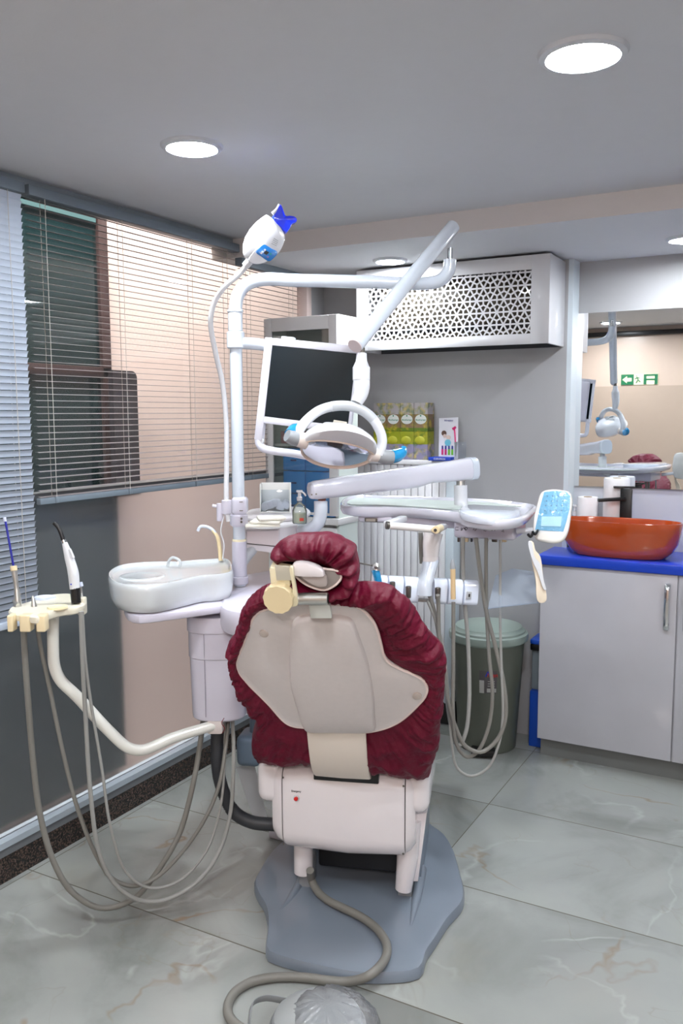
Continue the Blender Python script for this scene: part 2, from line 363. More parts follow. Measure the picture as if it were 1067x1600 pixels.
# ------------------------------------------------------------------ ceiling lamps
LE=bpy.data.materials.new('lamp_diffuser'); LE.use_nodes=True; b=LE.node_tree.nodes['Principled BSDF']; b.inputs['Base Color'].default_value=(.9,.9,.9,1)
b.inputs['Emission Color'].default_value=(.90,.95,1,1); b.inputs['Emission Strength'].default_value=230
RING=mat('lamp_ring',(196,200,206),.4)
def downlight(x,y,z,r,label):
    t=thing('ceiling_downlight',(x,y,z),label,'lamp','round recessed ceiling downlights')
    bm=B(); lathe(bm,(x,y,z-.008),(0,0,1),[(r*.83,-.002),(r*.86,-.004),(r,0),(r+.004,.008),(r*.84,.008)],48,caps=False); link('ring',bm,RING,t)
    bm=B(); lathe(bm,(x,y,z-.006),(0,0,1),[(r*.84,0),(r*.84,.005)],48); link('diffuser',bm,LE,t,False)
downlight(-.485,1.955,HC,.092,'round glowing ceiling downlight at the upper right, the largest')
downlight(-1.617,2.05,HC,.086,'round glowing ceiling downlight at the left, above the whitening lamp')
downlight(-1.725,3.585,ZL,.075,'round downlight in the lowered ceiling just before the lattice box')
downlight(-.50,3.73,ZL,.075,'round downlight in the lowered ceiling above the mirror, beyond the right edge')
downlight(.7,1.9,HC,.09,'round ceiling downlight to the right of the camera, outside the frame')
downlight(-.45,.55,HC,.09,'round ceiling downlight above the camera, outside the frame')
downlight(-1.6,.5,HC,.09,'round ceiling downlight near the peach wall, outside the frame')
# added area lights without fixtures, behind the camera and outside the window
def area(name,loc,rot,size,power,col,sy=None):
    l=bpy.data.lights.new(name,'AREA'); l.energy=power; l.color=col; l.size=size
    if sy: l.shape='RECTANGLE'; l.size_y=sy
    o=bpy.data.objects.new(name,l); COL.objects.link(o); o.location=loc; o.rotation_euler=rot; return o
area('passage_fill',(.35,-.55,2.28),(math.radians(25),0,0),.6,40,(1,.88,.84))  # added warm fill for the surfaces facing the camera
area('outside_fill',(-2.60,2.9,3.45),(0,math.radians(12),0),.3,150,(1,.94,.91),3.6)  # added unseen light that brightens the wall behind the blinds
sc.world=bpy.data.worlds.new('world'); sc.world.use_nodes=True
sc.world.node_tree.nodes['Background'].inputs[0].default_value=(.75,.82,.9,1); sc.world.node_tree.nodes['Background'].inputs[1].default_value=.12
sc.view_settings.view_transform='Standard'; sc.view_settings.look='None'; sc.view_settings.gamma=1; sc.view_settings.exposure=.42; sc.view_settings.use_curve_mapping=False
#PART2
# ------------------------------------------------------------------ lattice air-conditioner box
LW=mat('white_lacquer',(208,208,211),.3,coat=.4)
t=thing('air_conditioner_cover',(-1.5,3.73,1.848),'white wall box with a pierced star lattice front, under the lowered ceiling','cover')
ax0,ax1,ay,az0,az1=-1.968,-1.036,3.73,1.848,2.224
gx0,gx1,gz0,gz1=-1.906,-1.118,1.893,2.163
bm=B(); bx(bm,ax1-.012,ax1,ay,YB-.001,az0,az1,.002); link('side_panel',bm,LW,t)
bm=B(); bx(bm,ax0,ax0+.012,ay,YB-.001,az0,az1,.002); link('side_panel',bm,LW,t)
bm=B(); bx(bm,ax0+.012,ax1-.012,ay+.012,YB-.001,az1-.012,az1-.001); link('top_panel',bm,LW,t)
bm=B()
bx(bm,ax0,gx0,ay-.012,ay,az0,az1,.002); bx(bm,gx1,ax1,ay-.012,ay,az0,az1,.002)
bx(bm,gx0-.002,gx1+.002,ay-.012,ay,az0,gz0,.002); bx(bm,gx0-.002,gx1+.002,ay-.012,ay,gz1,az1,.002); link('front_frame',bm,LW,t)
bm=B(); S=.0625; H=S*math.sqrt(3)/2; hw=.0036
def holes():
    nx=int((gx1-gx0)/S)+3; nz=int((gz1-gz0)/H)+2
    for j in range(-1,nz):
        for i in range(-2,nx):
            ox=gx0+i*S+(j%2)*S/2+.01; oz=gz0+j*H-.01
            a=V((ox,0,oz)); b=V((ox+S,0,oz)); c=V((ox+S/2,0,oz+H)); d=V((ox+S*1.5,0,oz+H))
            for tri in ((a,b,c),(b,d,c)): yield tri
def clampx(p): return V((min(max(p.x,gx0-.003),gx1+.003),0,min(max(p.z,gz0-.003),gz1+.003)))
for tri in holes():
    cen=sum(tri,V())/3
    if not(gx0-.02<cen.x<gx1+.02 and gz0-.02<cen.z<gz1+.02): continue
    for k in range(3):
        A=tri[k]; Bq=tri[(k+1)%3]; Cq=tri[(k+2)%3]
        q=[A,(A+Bq)/2,cen,(A+Cq)/2]; cc=sum(q,V())/4
        # inner hole = offset polygon, corners cut round
        inn=[]
        for i in range(4):
            p,pn,pp=q[i],q[(i+1)%4],q[i-1]
            n1=(pn-p).normalized(); n2=(pp-p).normalized(); bis=(n1+n2).normalized(); s=abs(n1.cross(bis).length)
            inn.append(p+bis*(hw/max(s,.25)))
        if (inn[0]-inn[2]).length<.004: continue
        qq=[clampx(p) for p in q]; ii=[clampx(p) for p in inn]
        fo=[bm.verts.new((p.x,ay-.009,p.z)) for p in qq]; fi=[bm.verts.new((p.x,ay-.009,p.z)) for p in ii]; bi=[bm.verts.new((p.x,ay-.003,p.z)) for p in ii]
        for i in range(4):
            j=(i+1)%4
            for f in ((fo[i],fo[j],fi[j],fi[i]),(fi[i],fi[j],bi[j],bi[i])):
                try: bm.faces.new(f)
                except Exception: pass
bmesh.ops.dissolve_degenerate(bm,dist=1e-5,edges=bm.edges)
link('lattice_panel',bm,LW,t,False)
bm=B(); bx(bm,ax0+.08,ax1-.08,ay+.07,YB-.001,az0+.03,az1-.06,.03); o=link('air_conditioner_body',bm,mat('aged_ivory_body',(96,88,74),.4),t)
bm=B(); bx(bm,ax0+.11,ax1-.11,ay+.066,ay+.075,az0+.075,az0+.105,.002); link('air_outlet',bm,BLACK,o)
bm=B(); bx(bm,ax0+.012,ax1-.012,YB-.004,YB-.0005,az0,az1); link('inner_shade_sheet',bm,mat('inner_shade_dark',(60,62,66),.7),t)  # dark sheet: the shade inside the hollow box, put into colour
# ------------------------------------------------------------------ mirror, sink unit
MIR=mat('mirror_silver',(236,240,242),.012,metal=1,var=0)
bm=B(); vs=box(bm,(.3,4.074,1.607),(2.61,.006,.794)); o=link('wall_mirror',bm,MIR,None,False); tag(o,'large frameless mirror on the recessed wall above the sink','mirror')
o.rotation_euler=(0,0,0)
KW=mat('white_cabinet_door',(188,188,194),.25,coat=.4)
t=thing('sink_cabinet',(-.45,3.72,0),'white gloss sink cabinet with grey plinth under the blue counter','cabinet')
bm=B(); bx(bm,-1.048,1.0,3.742,4.07,.085,.889,.002); link('body',bm,KW,t)
bm=B(); bx(bm,-1.043,1.0,3.765,4.06,0,.085); link('plinth',bm,mat('plinth_grey',(112,114,112),.4),t)
xs=YP(1056,1000,3.72).x
for k,(a,b) in enumerate(((-1.048,xs-.003),(xs+.003,xs+.6))):
    bm=B(); bx(bm,a,b,3.722,3.742,.09,.885,.002); dd=link('door',bm,KW,t)
    hx=a+ (b-a)-.035 if k==0 else a+.035
    bm=B(); tube(bm,[(hx,3.722,.845),(hx,3.70,.842),(hx,3.692,.815),(hx,3.690,.75),(hx,3.692,.69),(hx,3.70,.662),(hx,3.722,.66)],.0065,10,24,flat=1.8,updir=(1,0,0)); link('handle',bm,CHROME,dd)
bm=B(); bx(bm,-1.062,1.05,3.70,4.078,.889,.93,.004); tag(link('countertop',bm,mat('blue_worktop',(24,66,190),.3,coat=.3)),'bright blue counter top carrying the orange basin','countertop')
ORG=mat('orange_glazed_ceramic',(176,72,26),.12,var=.18,bscale=30,coat=.8)
c=V((-.735,3.835,.931))
def oval(s,z,sx=.255,sy=.108,n=48,sq=2.5):
    return [c+V((math.copysign(abs(math.cos(a))**(2/sq),math.cos(a))*sx*s,math.copysign(abs(math.sin(a))**(2/sq),math.sin(a))*sy*s,z)) for a in [2*PI*k/n for k in range(n)]]
bm=B(); loft(bm,[oval(.70,0),oval(.76,.004),oval(.86,.03),oval(.94,.065),oval(.985,.115),oval(1,.150),oval(.99,.156),oval(.97,.156),oval(.955,.148),oval(.92,.08),oval(.8,.035),oval(.5,.022),oval(.1,.018)])
tag(link('vessel_basin',bm,ORG,ang=60),'glossy burnt orange oval basin sitting on the blue counter','basin')
t=thing('basin_tap',(-.815,3.955,.931),'tall square matt black tap behind the orange basin','tap')
fx=YP(978,790,3.955).x
bm=B(); bx(bm,fx-.025,fx+.025,3.944,3.966,.931,1.215,.004); link('body',bm,BLACK,t)
bm=B(); box(bm,(fx-.055,3.915,1.168),(.12,.024,.015),Matrix.Rotation(.45,3,'Z')@Matrix.Rotation(-.06,3,'Y'),.003); link('spout',bm,BLACK,t)
bm=B(); box(bm,(fx-.01,3.95,1.222),(.09,.03,.008),Matrix.Rotation(.3,3,'Z'),.002); link('lever',bm,BLACK,t)
PAP=mat('white_paper_roll',(236,234,236),.8,bump=.2,bscale=50)
def roll(x,y,z0,r,h,label):
    t=thing('paper_towel_roll',(x,y,z0),label,'paper roll','paper towel rolls beside the tap')
    bm=B(); lathe(bm,(x,y,z0),(0,0,1),[(r*.97,0),(r,.006),(r*1.01,h*.5),(r,h-.006),(r*.95,h),(.02,h-.001),(.02,h-.02)],32); link('paper',bm,PAP,t)
    bm=B(); lathe(bm,(x,y,z0+h-.03),(0,0,1),[(.019,0),(.019,.031),(.016,.031),(.016,.0)],20); link('core',bm,mat('cardboard',(170,150,120),.8),t)
r1=YP(921,770,4.01); roll(r1.x-.008,4.015,.931,.047,.235,'shorter white paper towel roll, left of the two on the blue counter')
r2=YP(962,760,4.01); roll(r2.x-.0,4.012,.931,.056,.125,'lower white paper towel roll, under the taller one by the black tap')
roll(r2.x+.004,4.011,1.057,.057,.20,'top white paper towel roll, stacked highest behind the black tap')
b1=YP(898,780,4.0)
t=thing('soap_bottle',(b1.x,4.0,.931),'small clear pump bottle at the left end of the blue counter','bottle')
bm=B(); lathe(bm,(b1.x,4.0,.931),(0,0,1),[(.026,0),(.028,.004),(.028,.10),(.02,.125),(.01,.135),(.01,.15)],20); link('body',bm,CLEAR,t)
bm=B(); lathe(bm,(b1.x,4.0,.931),(0,0,1),[(.023,.004),(.024,.06),(.002,.062)],20); link('red_soap',bm,mat('reddish_soap',(150,90,84),.3),t)
bm=B(); lathe(bm,(b1.x,4.0,1.078),(0,0,1),[(.012,0),(.012,.02),(.005,.022),(.005,.04),(.012,.042),(.012,.05)],14); tube(bm,[(b1.x,4.0,1.123),(b1.x-.028,3.99,1.121)],.004,8,smooth=False); link('pump',bm,WHITE,t)
# ------------------------------------------------------------------ radiator + product boxes
RAD=mat('white_radiator_enamel',(232,232,236),.35,coat=.3)
t=thing('panel_radiator',(-1.7,3.9,.12),'tall white ribbed radiator against the grey wall','radiator')
rx0,rx1,ry=-2.05,-1.52,3.885
bm=B(); bx(bm,rx0,rx1-.05,ry+.01,YB-.004,.13,1.315); link('body',bm,mat('radiator_groove',(150,152,158),.5),t)
n=13; w=(rx1-.045-rx0)/n
bm=B()
for k in range(n): bx(bm,rx0+k*w+.0016,rx0+(k+1)*w-.0016,ry-.004,ry+.02,.12,1.30,.004)
link('rib_panel',bm,RAD,t)
bm=B(); bx(bm,rx1-.044,rx1,ry-.012,YB-.006,.12,1.30,.006); link('end_column',bm,mat('pale_blue_enamel',(206,218,226),.3),t)
bm=B(); bx(bm,rx0-.005,rx1+.06,ry-.02,YB-.003,1.301,1.325,.004); link('top_shelf',bm,RAD,t)
bm=B(); bx(bm,rx0,rx1,ry+.03,YB-.01,0.0,.12); link('plinth',bm,mat('radiator_foot',(40,40,40),.6),t)
def carton_mat():
    m=bpy.data.materials.new('herbal_carton_print'); m.use_nodes=True; nt=m.node_tree; N=nt.nodes; L=nt.links.new; b=N['Principled BSDF']
    tc=N.new('ShaderNodeTexCoord'); sp=N.new('ShaderNodeSeparateXYZ'); L(tc.outputs['Object'],sp.inputs[0])
    r=N.new('ShaderNodeValToRGB'); mr=N.new('ShaderNodeMapRange'); mr.inputs[1].default_value=1.325; mr.inputs[2].default_value=1.602
    L(sp.outputs[2],mr.inputs[0]); L(mr.outputs[0],r.inputs[0]); r.color_ramp.interpolation='CONSTANT'
    el=r.color_ramp.elements; el[0].position=0; el[0].color=s2l((142,136,168))+(1,); el[1].position=.27; el[1].color=s2l((150,156,34))+(1,)
    for p,c in ((.5,(96,122,30)),(.56,(140,112,84)),(.80,(182,176,178)),): e=el.new(p); e.color=s2l(c)+(1,)
    nz=N.new('ShaderNodeTexNoise'); nz.inputs['Scale'].default_value=38; nz.inputs['Detail'].default_value=3; L(tc.outputs['Object'],nz.inputs['Vector'])
    r2=N.new('ShaderNodeValToRGB'); r2.color_ramp.elements[0].position=.42; r2.color_ramp.elements[0].color=s2l((60,104,24))+(1,); r2.color_ramp.elements[1].position=.62; r2.color_ramp.elements[1].color=s2l((226,196,60))+(1,)
    L(nz.outputs['Color'],r2.inputs[0]); g=N.new('ShaderNodeMapRange'); g.inputs[1].default_value=.46; g.inputs[2].default_value=.6; g.inputs[4].default_value=.62
    n2=N.new('ShaderNodeTexNoise'); n2.inputs['Scale'].default_value=26; L(tc.outputs['Object'],n2.inputs['Vector']); L(n2.outputs['Fac'],g.inputs[0])
    mx=N.new('ShaderNodeMix'); mx.data_type='RGBA'; L(g.outputs[0],mx.inputs[0]); L(r.outputs[0],mx.inputs[6]); L(r2.outputs[0],mx.inputs[7]); L(mx.outputs[2],b.inputs['Base Color']); b.inputs['Roughness'].default_value=.35
    return m
CM=carton_mat(); LBL=mat('carton_white_label',(232,236,232),.4); LG=mat('label_green_ink',(20,130,90),.5)
bw=.072; xr=YP(668,660,3.875).x; print('carton right',xr)
names=['rightmost','second from the right','third from the right','fourth from the right']
for k in range(4):
    x1=xr-k*(bw+.0015); x0=x1-bw
    for j,(z0,z1) in enumerate(((1.325,1.463),(1.464,1.602))):
        where=['lower','upper'][j]
        t=thing('toothpaste_carton',((x0+x1)/2,3.9,z0),'%s-row green and yellow herbal carton, %s, on the radiator'%(where,names[k]),'box','herbal cartons stacked on the radiator')
        bm=B(); bx(bm,x0,x1,3.875,3.955,z0,z1,.001); link('carton',bm,CM,t,False)
        if j==1:
            bm=B(); lathe(bm,((x0+x1)/2,3.8745,z0+.058),(0,-1,0),[(.030,0),(.030,.0008)],28,x=(1,0,0),sy=.78); l=link('oval_label',bm,LBL,t,False)
            text('Biotherapi','label_text',((x0+x1)/2,3.8735,z0+.055),(1,0,0),(0,0,1),.011,LG,l,.0002,fit=.052)
            bm=B(); lathe(bm,((x0+x1)/2,3.8737,z0+.075),(0,-1,0),[(.004,0),(.004,.0004)],6,x=(1,0,0)); link('leaf_mark',bm,LG,l,False)
        else:
            bm=B(); lathe(bm,((x0+x1)/2-.004,3.8745,z0+.095),(0,-1,0),[(.026,0),(.020,.004),(.004,.005)],24,x=(1,0,0),sy=.8); link('printed_lemon',bm,mat('lemon_print',(178,178,48),.5),t)
# leaflet stand
pA=YP(676,711,3.86); pB=YP(704,713,3.86)
t=thing('leaflet_display',(pA.x+.05,3.88,1.325),'white toothbrush display card with a blue base strip, right of the cartons','display')
bm=B(); box(bm,(pA.x+.062,3.905,1.43),(.098,.003,.20),Matrix.Rotation(-.12,3,'X')@Matrix.Rotation(-.05,3,'Y')); cdn=link('card',bm,mat('display_card_white',(226,226,234),.4),t,False)
xa=pA.x+.014
bm=B(); bx(bm,pA.x-.01,pA.x+.105,3.83,3.90,1.3255,1.343,.001); bs=link('base_strip',bm,mat('display_blue',(20,60,170),.4),t)
text('CURAPROX','base_text',(pA.x+.048,3.8295,1.334),(1,0,0),(0,0,1),.012,WHITE,bs,.0003,fit=.06)
def cardp(u,v): # u across, v up on the tilted card
    return V((pA.x+.014+u+v*(-.0)+v*-.05+.01,3.889+v*.12-.0005,1.33+v))
MAG=mat('magenta_print',(206,24,110),.4); DBL=mat('dark_blue_print',(30,40,130),.4); GRP=mat('green_print',(110,190,40),.4); HAIR=mat('brown_print',(96,70,60),.6); CYP=mat('cyan_print',(110,190,210),.5); SKN=mat('skin_print',(214,190,180),.6)
bm=B(); tube(bm,[cardp(.082,.01),cardp(.08,.09),cardp(.075,.15)],.0035,8); tube(bm,[cardp(.082,.155),cardp(.066,.145)],.006,8,smooth=False); link('printed_toothbrush',bm,MAG,cdn)
text('BENEFIT','card_text',cardp(.046,.185),(1,0,-.05),(0,.12,1),.01,DBL,cdn,.0003,fit=.045)
bm=B(); lathe(bm,cardp(.022,.125),(0,-1,0),[(.013,0),(.013,.001)],20,x=(1,0,0)); link('printed_hair',bm,HAIR,cdn,False)
bm=B(); lathe(bm,cardp(.026,.112),(0,-1,0),[(.009,0),(.009,.0015)],20,x=(1,0,0)); lathe(bm,cardp(.045,.105),(0,-1,0),[(.011,0),(.011,.0012)],20,x=(1,0,0)); link('printed_face',bm,SKN,cdn,False)
bm=B(); lathe(bm,cardp(.042,.08),(0,-1,0),[(.016,0),(.016,.001)],20,x=(1,0,0)); link('printed_shirt',bm,CYP,cdn,False)
for k,mm in enumerate((MAG,MAG,GRP,GRP)):
    bm=B(); p=cardp(.014+k*.017,.035); box(bm,p,(.010,.004,.028),None,.003); br=link('small_brush',bm,mm,cdn)
    bm=B(); box(bm,p+V((0,0,.022)),(.008,.004,.018),None,.003); link('brush_head',bm,DBL,br)
bm=B(); bx(bm,pA.x+.11,pA.x+.155,3.86,3.90,1.3255,1.415,.001); tag(link('clear_holder',bm,CLEAR),'empty clear plastic holder beside the display card','holder')
# ------------------------------------------------------------------ glass cabinet with blue drawers
GC=mat('cabinet_grey_white',(208,206,206),.35,coat=.2); GCS=mat('cabinet_side_white',(218,228,222),.35)
cx0,cx1,cy0,cy1=-2.288,-1.90,3.42,3.545; ctop=1.992
t=thing('glass_cabinet',((cx0+cx1)/2,3.45,0),'tall white cabinet with glass doors holding blue drawer units','cabinet')
bm=B(); bx(bm,cx1-.018,cx1,cy0,cy1+.06,.0,ctop,.003); link('side_panel',bm,GCS,t)
bm=B(); bx(bm,cx0,cx0+.018,cy0,cy1+.06,.0,ctop,.003); link('side_panel',bm,GCS,t)
bm=B(); bx(bm,cx0+.018,cx1-.018,cy0,cy1+.06,ctop-.02,ctop,.003); link('top_panel',bm,GC,t)
bm=B(); bx(bm,cx0+.018,cx1-.018,cy1+.03,cy1+.06,.0,ctop-.02); link('back_panel',bm,mat('cabinet_back',(150,148,146),.5),t)
bm=B(); bx(bm,cx0+.018,cx1-.018,cy0+.02,cy1+.03,.0,1.045); link('lower_body',bm,GC,t)
bm=B(); bx(bm,cx0-.004,cx1+.012,cy0-.03,cy1+.06,1.045,1.075,.003); link('ledge',bm,GC,t)
bm=B(); bx(bm,cx0+.01,cx1-.01,cy0-.008,cy0+.012,.09,1.03,.003); link('lower_door',bm,GC,t)
bm=B(); f=.042
zb,ztp=1.085,ctop-.004
bx(bm,cx0,cx0+f,cy0-.018,cy0,zb,ztp,.003); bx(bm,cx1-f,cx1,cy0-.018,cy0,zb,ztp,.003); bx(bm,cx0+f,cx1-f,cy0-.018,cy0,ztp-.06,ztp,.003); bx(bm,cx0+f,cx1-f,cy0-.018,cy0,zb,zb+.012,.003)
dr=link('door_frame',bm,GC,t)
bm=B(); bx(bm,cx0+f,cx1-f,cy0-.012,cy0-.009,zb+.01,ztp-.06); link('door_glass',bm,GLASS,dr,False)
for zq in (1.66,1.40):
    bm=B(); bx(bm,cx0+.018,cx1-.018,cy0+.005,cy1+.03,zq,zq+.012); link('shelf',bm,GC,t)
DB=mat('blue_drawer_plastic',(30,150,236),.3,coat=.3)
lab=['lower','middle','upper']
for zi,(za,hh) in enumerate(((1.076,.105),(1.182,.105),(1.288,.105))):
    for xi,(xa,xb) in enumerate(((-2.205,-2.085),(-2.08,-1.93))):
        t2=thing('drawer_box',((xa+xb)/2,3.46,za),'%s %s bright blue drawer box behind the cabinet glass'%(lab[zi],['left','right'][xi]),'drawer box','blue drawer boxes in the glass cabinet')
        bm=B(); bx(bm,xa,xb,cy0+.005,cy1,za,za+hh-.003,.004); q=link('box',bm,DB,t2)
        bm=B(); box(bm,((xa+xb)/2,cy0+.003,za+hh*.45),(.03,.006,.008),None,.002); link('pull',bm,mat('dark_blue_pull',(8,60,130),.3),q)
bm=B(); bx(bm,-2.13,-2.02,cy0+.01,cy1,1.673,1.79,.004); tag(link('drawer_box',bm,DB),'single blue box on the top shelf of the glass cabinet','drawer box','blue drawer boxes in the glass cabinet')
bm=B(); bx(bm,-2.22,-2.12,cy0+.01,cy1-.01,1.413,1.47,.004); tag(link('paper_packet',bm,mat('pinkish_packet',(176,120,122),.6)),'pinkish packet on the middle shelf of the glass cabinet','packet')
# ------------------------------------------------------------------ bins
BN=mat('grey_green_bin_plastic',(92,97,87),.4); BL=mat('pale_green_grey_lid',(140,154,146),.35)
bc=V((-1.30,3.765,0))
t=thing('pedal_bin',bc,'grey green round pedal bin with a pale lid, beside the white cabinet','bin')
bm=B(); lathe(bm,bc,(0,0,1),[(.128,0),(.134,.006),(.165,.52),(.160,.522)],48); link('body',bm,BN,t)
bm=B(); lathe(bm,bc,(0,0,1),[(.168,.505),(.181,.515),(.183,.532),(.180,.545),(.168,.549),(.166,.558),(.156,.566),(.152,.574),(.11,.580),(.05,.583),(.004,.584)],48); link('lid',bm,BL,t)
vd=V((.30,-.95,0)).normalized()
vd=(V((0,0,0))-bc).normalized(); vd.z=0
rt=V((-vd.y,vd.x,0))
bm=B(); box(bm,bc+vd*.15+rt*-.015+V((0,0,.022)),(.11,.075,.03),rot3(rt,vd.cross(V((0,0,0)))or vd,V((0,0,1))) if False else Matrix.Rotation(math.atan2(rt.y,rt.x),3,'Z'),.008); link('pedal',bm,BLACK,t)
def onbin(a,z,off=.001):
    r=.134+(.165-.134)*(z/.52)+off; d=(vd*math.cos(a)+rt*math.sin(a)); return bc+d*r+V((0,0,z))
def patch(a0,a1,z0,z1,off,m,name,par):
    bm=B(); n=10; R=[[bm.verts.new(onbin(a0+(a1-a0)*i/n,z,off)) for i in range(n+1)] for z in (z0,z1)]
    for i in range(n): bm.faces.new((R[0][i],R[0][i+1],R[1][i+1],R[1][i]))
    return link(name,bm,m,par)
sg=patch(-.24,.26,.295,.40,.0012,mat('sticker_dark',(84,80,82),.4),'sticker',t)
patch(-.24,-.10,.295,.355,.0018,mat('sticker_light',(176,176,172),.5),'sticker_panel',sg)
patch(-.02,.25,.300,.318,.0018,MATS['sticker_light'],'sticker_band',sg)
for k in range(3): patch(0,.2,.328+k*.011,.331+k*.011,.0018,MATS['sticker_light'],'sticker_line',sg)
a=-.0
text('A','sticker_letter',onbin(.0,.385,.002),rt,(0,0,1),.036,mat('logo_blue',(30,50,170),.4),sg,.0006)
text('hsen','sticker_text',onbin(.135,.381,.004),rt*math.cos(.135)-vd*math.sin(.135),(0,0,1),.026,mat('logo_red',(190,40,40),.4),sg,.0006,fit=.045)
t=thing('blue_bucket',(-1.13,3.9,0),'blue plastic box half hidden between the bin and the white cabinet','box')
bm=B(); bx(bm,-1.12,-1.052,3.83,3.955,.0,.27,.008); link('lower_box',bm,mat('blue_box_plastic',(18,70,170),.35),t)
bm=B(); bx(bm,-1.118,-1.056,3.85,3.95,.27,.46,.006); link('clear_body',bm,mat('grey_clear_plastic',(120,130,136),.3),t)
bm=B(); bx(bm,-1.122,-1.052,3.83,3.955,.46,.49,.006); link('dark_rim',bm,BLACK,t)
bm=B(); bx(bm,-1.122,-1.052,3.825,3.96,.49,.515,.008); link('lid',bm,MATS['blue_box_plastic'],t)
#PART3
# ------------------------------------------------------------------ dental chair
CO=V((-1.26,2.38,0)); CT=V((.946,.324,0)); CF=V((-.324,.946,0)); UZ=V((0,0,1))
def C(u,v,z): return CO+CT*u+CF*v+UZ*z
def CV(x,y,v): return PL(x,y,CO+CF*v,CF)          # pixel on the upright plane at depth v of the chair
RCH=Matrix((CT,CF,UZ)).transposed()
def cbox(bm,u0,u1,v0,v1,z0,z1,bev=0,seg=3): return box(bm,C((u0+u1)/2,(v0+v1)/2,(z0+z1)/2),(u1-u0,v1-v0,z1-z0),RCH,bev,seg)
chair=thing('dental_chair',CO,'white and grey dental chair seen from behind, on a blue grey base plate','chair')
# base plate
def bzp(x,y): p=Z(340+x/2.667,1150+y/2.667,.034)-CO; return (p.dot(CT),p.dot(CF))
bo=[bzp(*q) for q in ((152,600),(170,560),(240,460))]
near=[bzp(*q) for q in ((895,368),(940,400),(980,460),(1010,560),(1028,640),(1020,690),(960,760),(910,840),(870,900),(858,945),(835,972),(700,990),(560,985),(400,955),(250,915),(205,895),(200,860),(208,780),(195,700),(165,650))]
ring=near+bo+[(-.20,.40),(-.12,.47),(.05,.49),(.18,.47)]
P=resample([V((a,b,0)) for a,b in ring],110,True); cc=sum(P,V())/len(P)
def bring(s,z): return [C(cc.x+(p.x-cc.x)*s,cc.y+(p.y-cc.y)*s,z) for p in P]
bm=B(); loft(bm,[bring(.99,0),bring(1,.004),bring(1,.022),bring(.985,.033),bring(.955,.037),bring(.5,.040),bring(.1,.041)]); base=link('base_plate',bm,BASE,chair)
bm=B()
tube(bm,[C(-.172,-.04,.036),C(-.185,-.16,.036),C(-.205,-.25,.032)],[.016,.012,.004],12,14); link('base_rib',bm,BASE,base); bm=B()
tube(bm,[C(.205,.05,.05),C(.205,-.12,.040),C(.20,-.28,.032)],[.02,.014,.004],12,14)
link('base_rib',bm,BASE,base)
bm=B(); cbox(bm,.188,.212,-.02,.34,.03,.28,.006); link('side_wall',bm,BASE,chair)
for u in (-.152,.168):
    bm=B(); cbox(bm,u-.022,u+.022,-.10,-.03,.036,.13,.004); link('leg_foot',bm,GREY,chair)
bm=B(); cbox(bm,-.12,.155,-.05,.24,.085,.20,.01); link('lift_mechanism',bm,mat('black_mechanism',(22,24,28),.5),chair)
bm=B(); cyl(bm,C(-.158,-.10,.085),C(-.158,-.10,.24),.031,24,bev=.006); link('lift_leg',bm,PINKW,chair)
bm=B(); tube(bm,[C(.185,-.11,.30),C(.175,-.12,.16),C(.165,-.12,.075)],[.034,.034,.026],18,12,flat=1.0); link('lift_leg',bm,PINKW,chair)
bm=B(); prism(bm,[CV(x,y,-.11) for x,y in ((650,1272),(667,1270),(653,1378),(637,1378))],CF*.05,.004); link('lift_arm_cover',bm,PINKW,chair)
# motor cover : side profile (v,z)
def prof(v0,v1,z0,z1,r,n=6,u=0,rt=None):
    pts=[]; rt=rt or r
    for (cx,cz,a0,rr) in ((v1-rt,z1-rt,0,rt),(v0+rt,z1-rt,90,rt),(v0+r,z0+r,180,r),(v1-r,z0+r,270,r)):
        for k in range(n+1):
            a=math.radians(a0+90*k/n); pts.append(C(u,cx+rr*math.cos(a),cz+rr*math.sin(a)))
    return pts
bm=B(); V0,V1,Z0,Z1=-.205,.14,.208,.485
loft(bm,[prof(V0,V1,Z0,Z1,.07,u=-.198,rt=.055),prof(V0-.004,V1,Z0-.002,Z1+.002,.07,u=-.19,rt=.055),prof(V0-.004,V1,Z0-.012,Z1+.002,.07,u=0,rt=.055),prof(V0-.004,V1,Z0-.002,Z1+.002,.07,u=.17,rt=.055),prof(V0,V1,Z0,Z1,.07,u=.176,rt=.055)])
body=link('motor_cover',bm,PINKW,chair)
for s in (-1,1):
    ua,ub=(-.201,-.236) if s<0 else (.179,.206)
    bm=B(); loft(bm,[prof(V0,V1,Z0+.004,Z1,.07,u=ua,rt=.055),prof(V0+.004,V1,Z0+.012,Z1,.07,u=(ua+ub)/2,rt=.055),prof(V0+.02,V1-.01,Z0+.03,Z1-.01,.06,u=ub,rt=.05)])
    cbox(bm,(ub-.05 if s<0 else ua-.0),(ua+.0 if s<0 else ub+.042),V0+.012,V1-.02,.352,Z1+.002,.032,4)
    ec=link('end_cap',bm,PINKW,chair)
    for zz in (Z0+.03,Z1-.035):
        bm=B(); p=CV(0,0,V0-.004) if False else C(ua+.006*s*-1,V0-.0045,zz); lathe(bm,p,-CF,[(.0035,0),(.003,.0015)],10); link('screw',bm,STEEL,ec)
bp=PL(463,1247,CO+CF*(V0-.004),CF)
bm=B(); lathe(bm,bp,-CF,[(.010,-.002),(.010,.002),(.0075,.003)],20); btn=link('button_collar',bm,WHITE,chair)
bm=B(); lathe(bm,bp-CF*.003,-CF,[(.0065,0),(.0062,.005),(.004,.0065)],20); link('red_button',bm,mat('red_button',(210,26,24),.3),btn)
text('Emergency','button_text',bp+UZ*.022-CF*.001,CT,UZ,.0085,mat('grey_ink',(70,66,70),.5),btn,.0003,fit=.03)
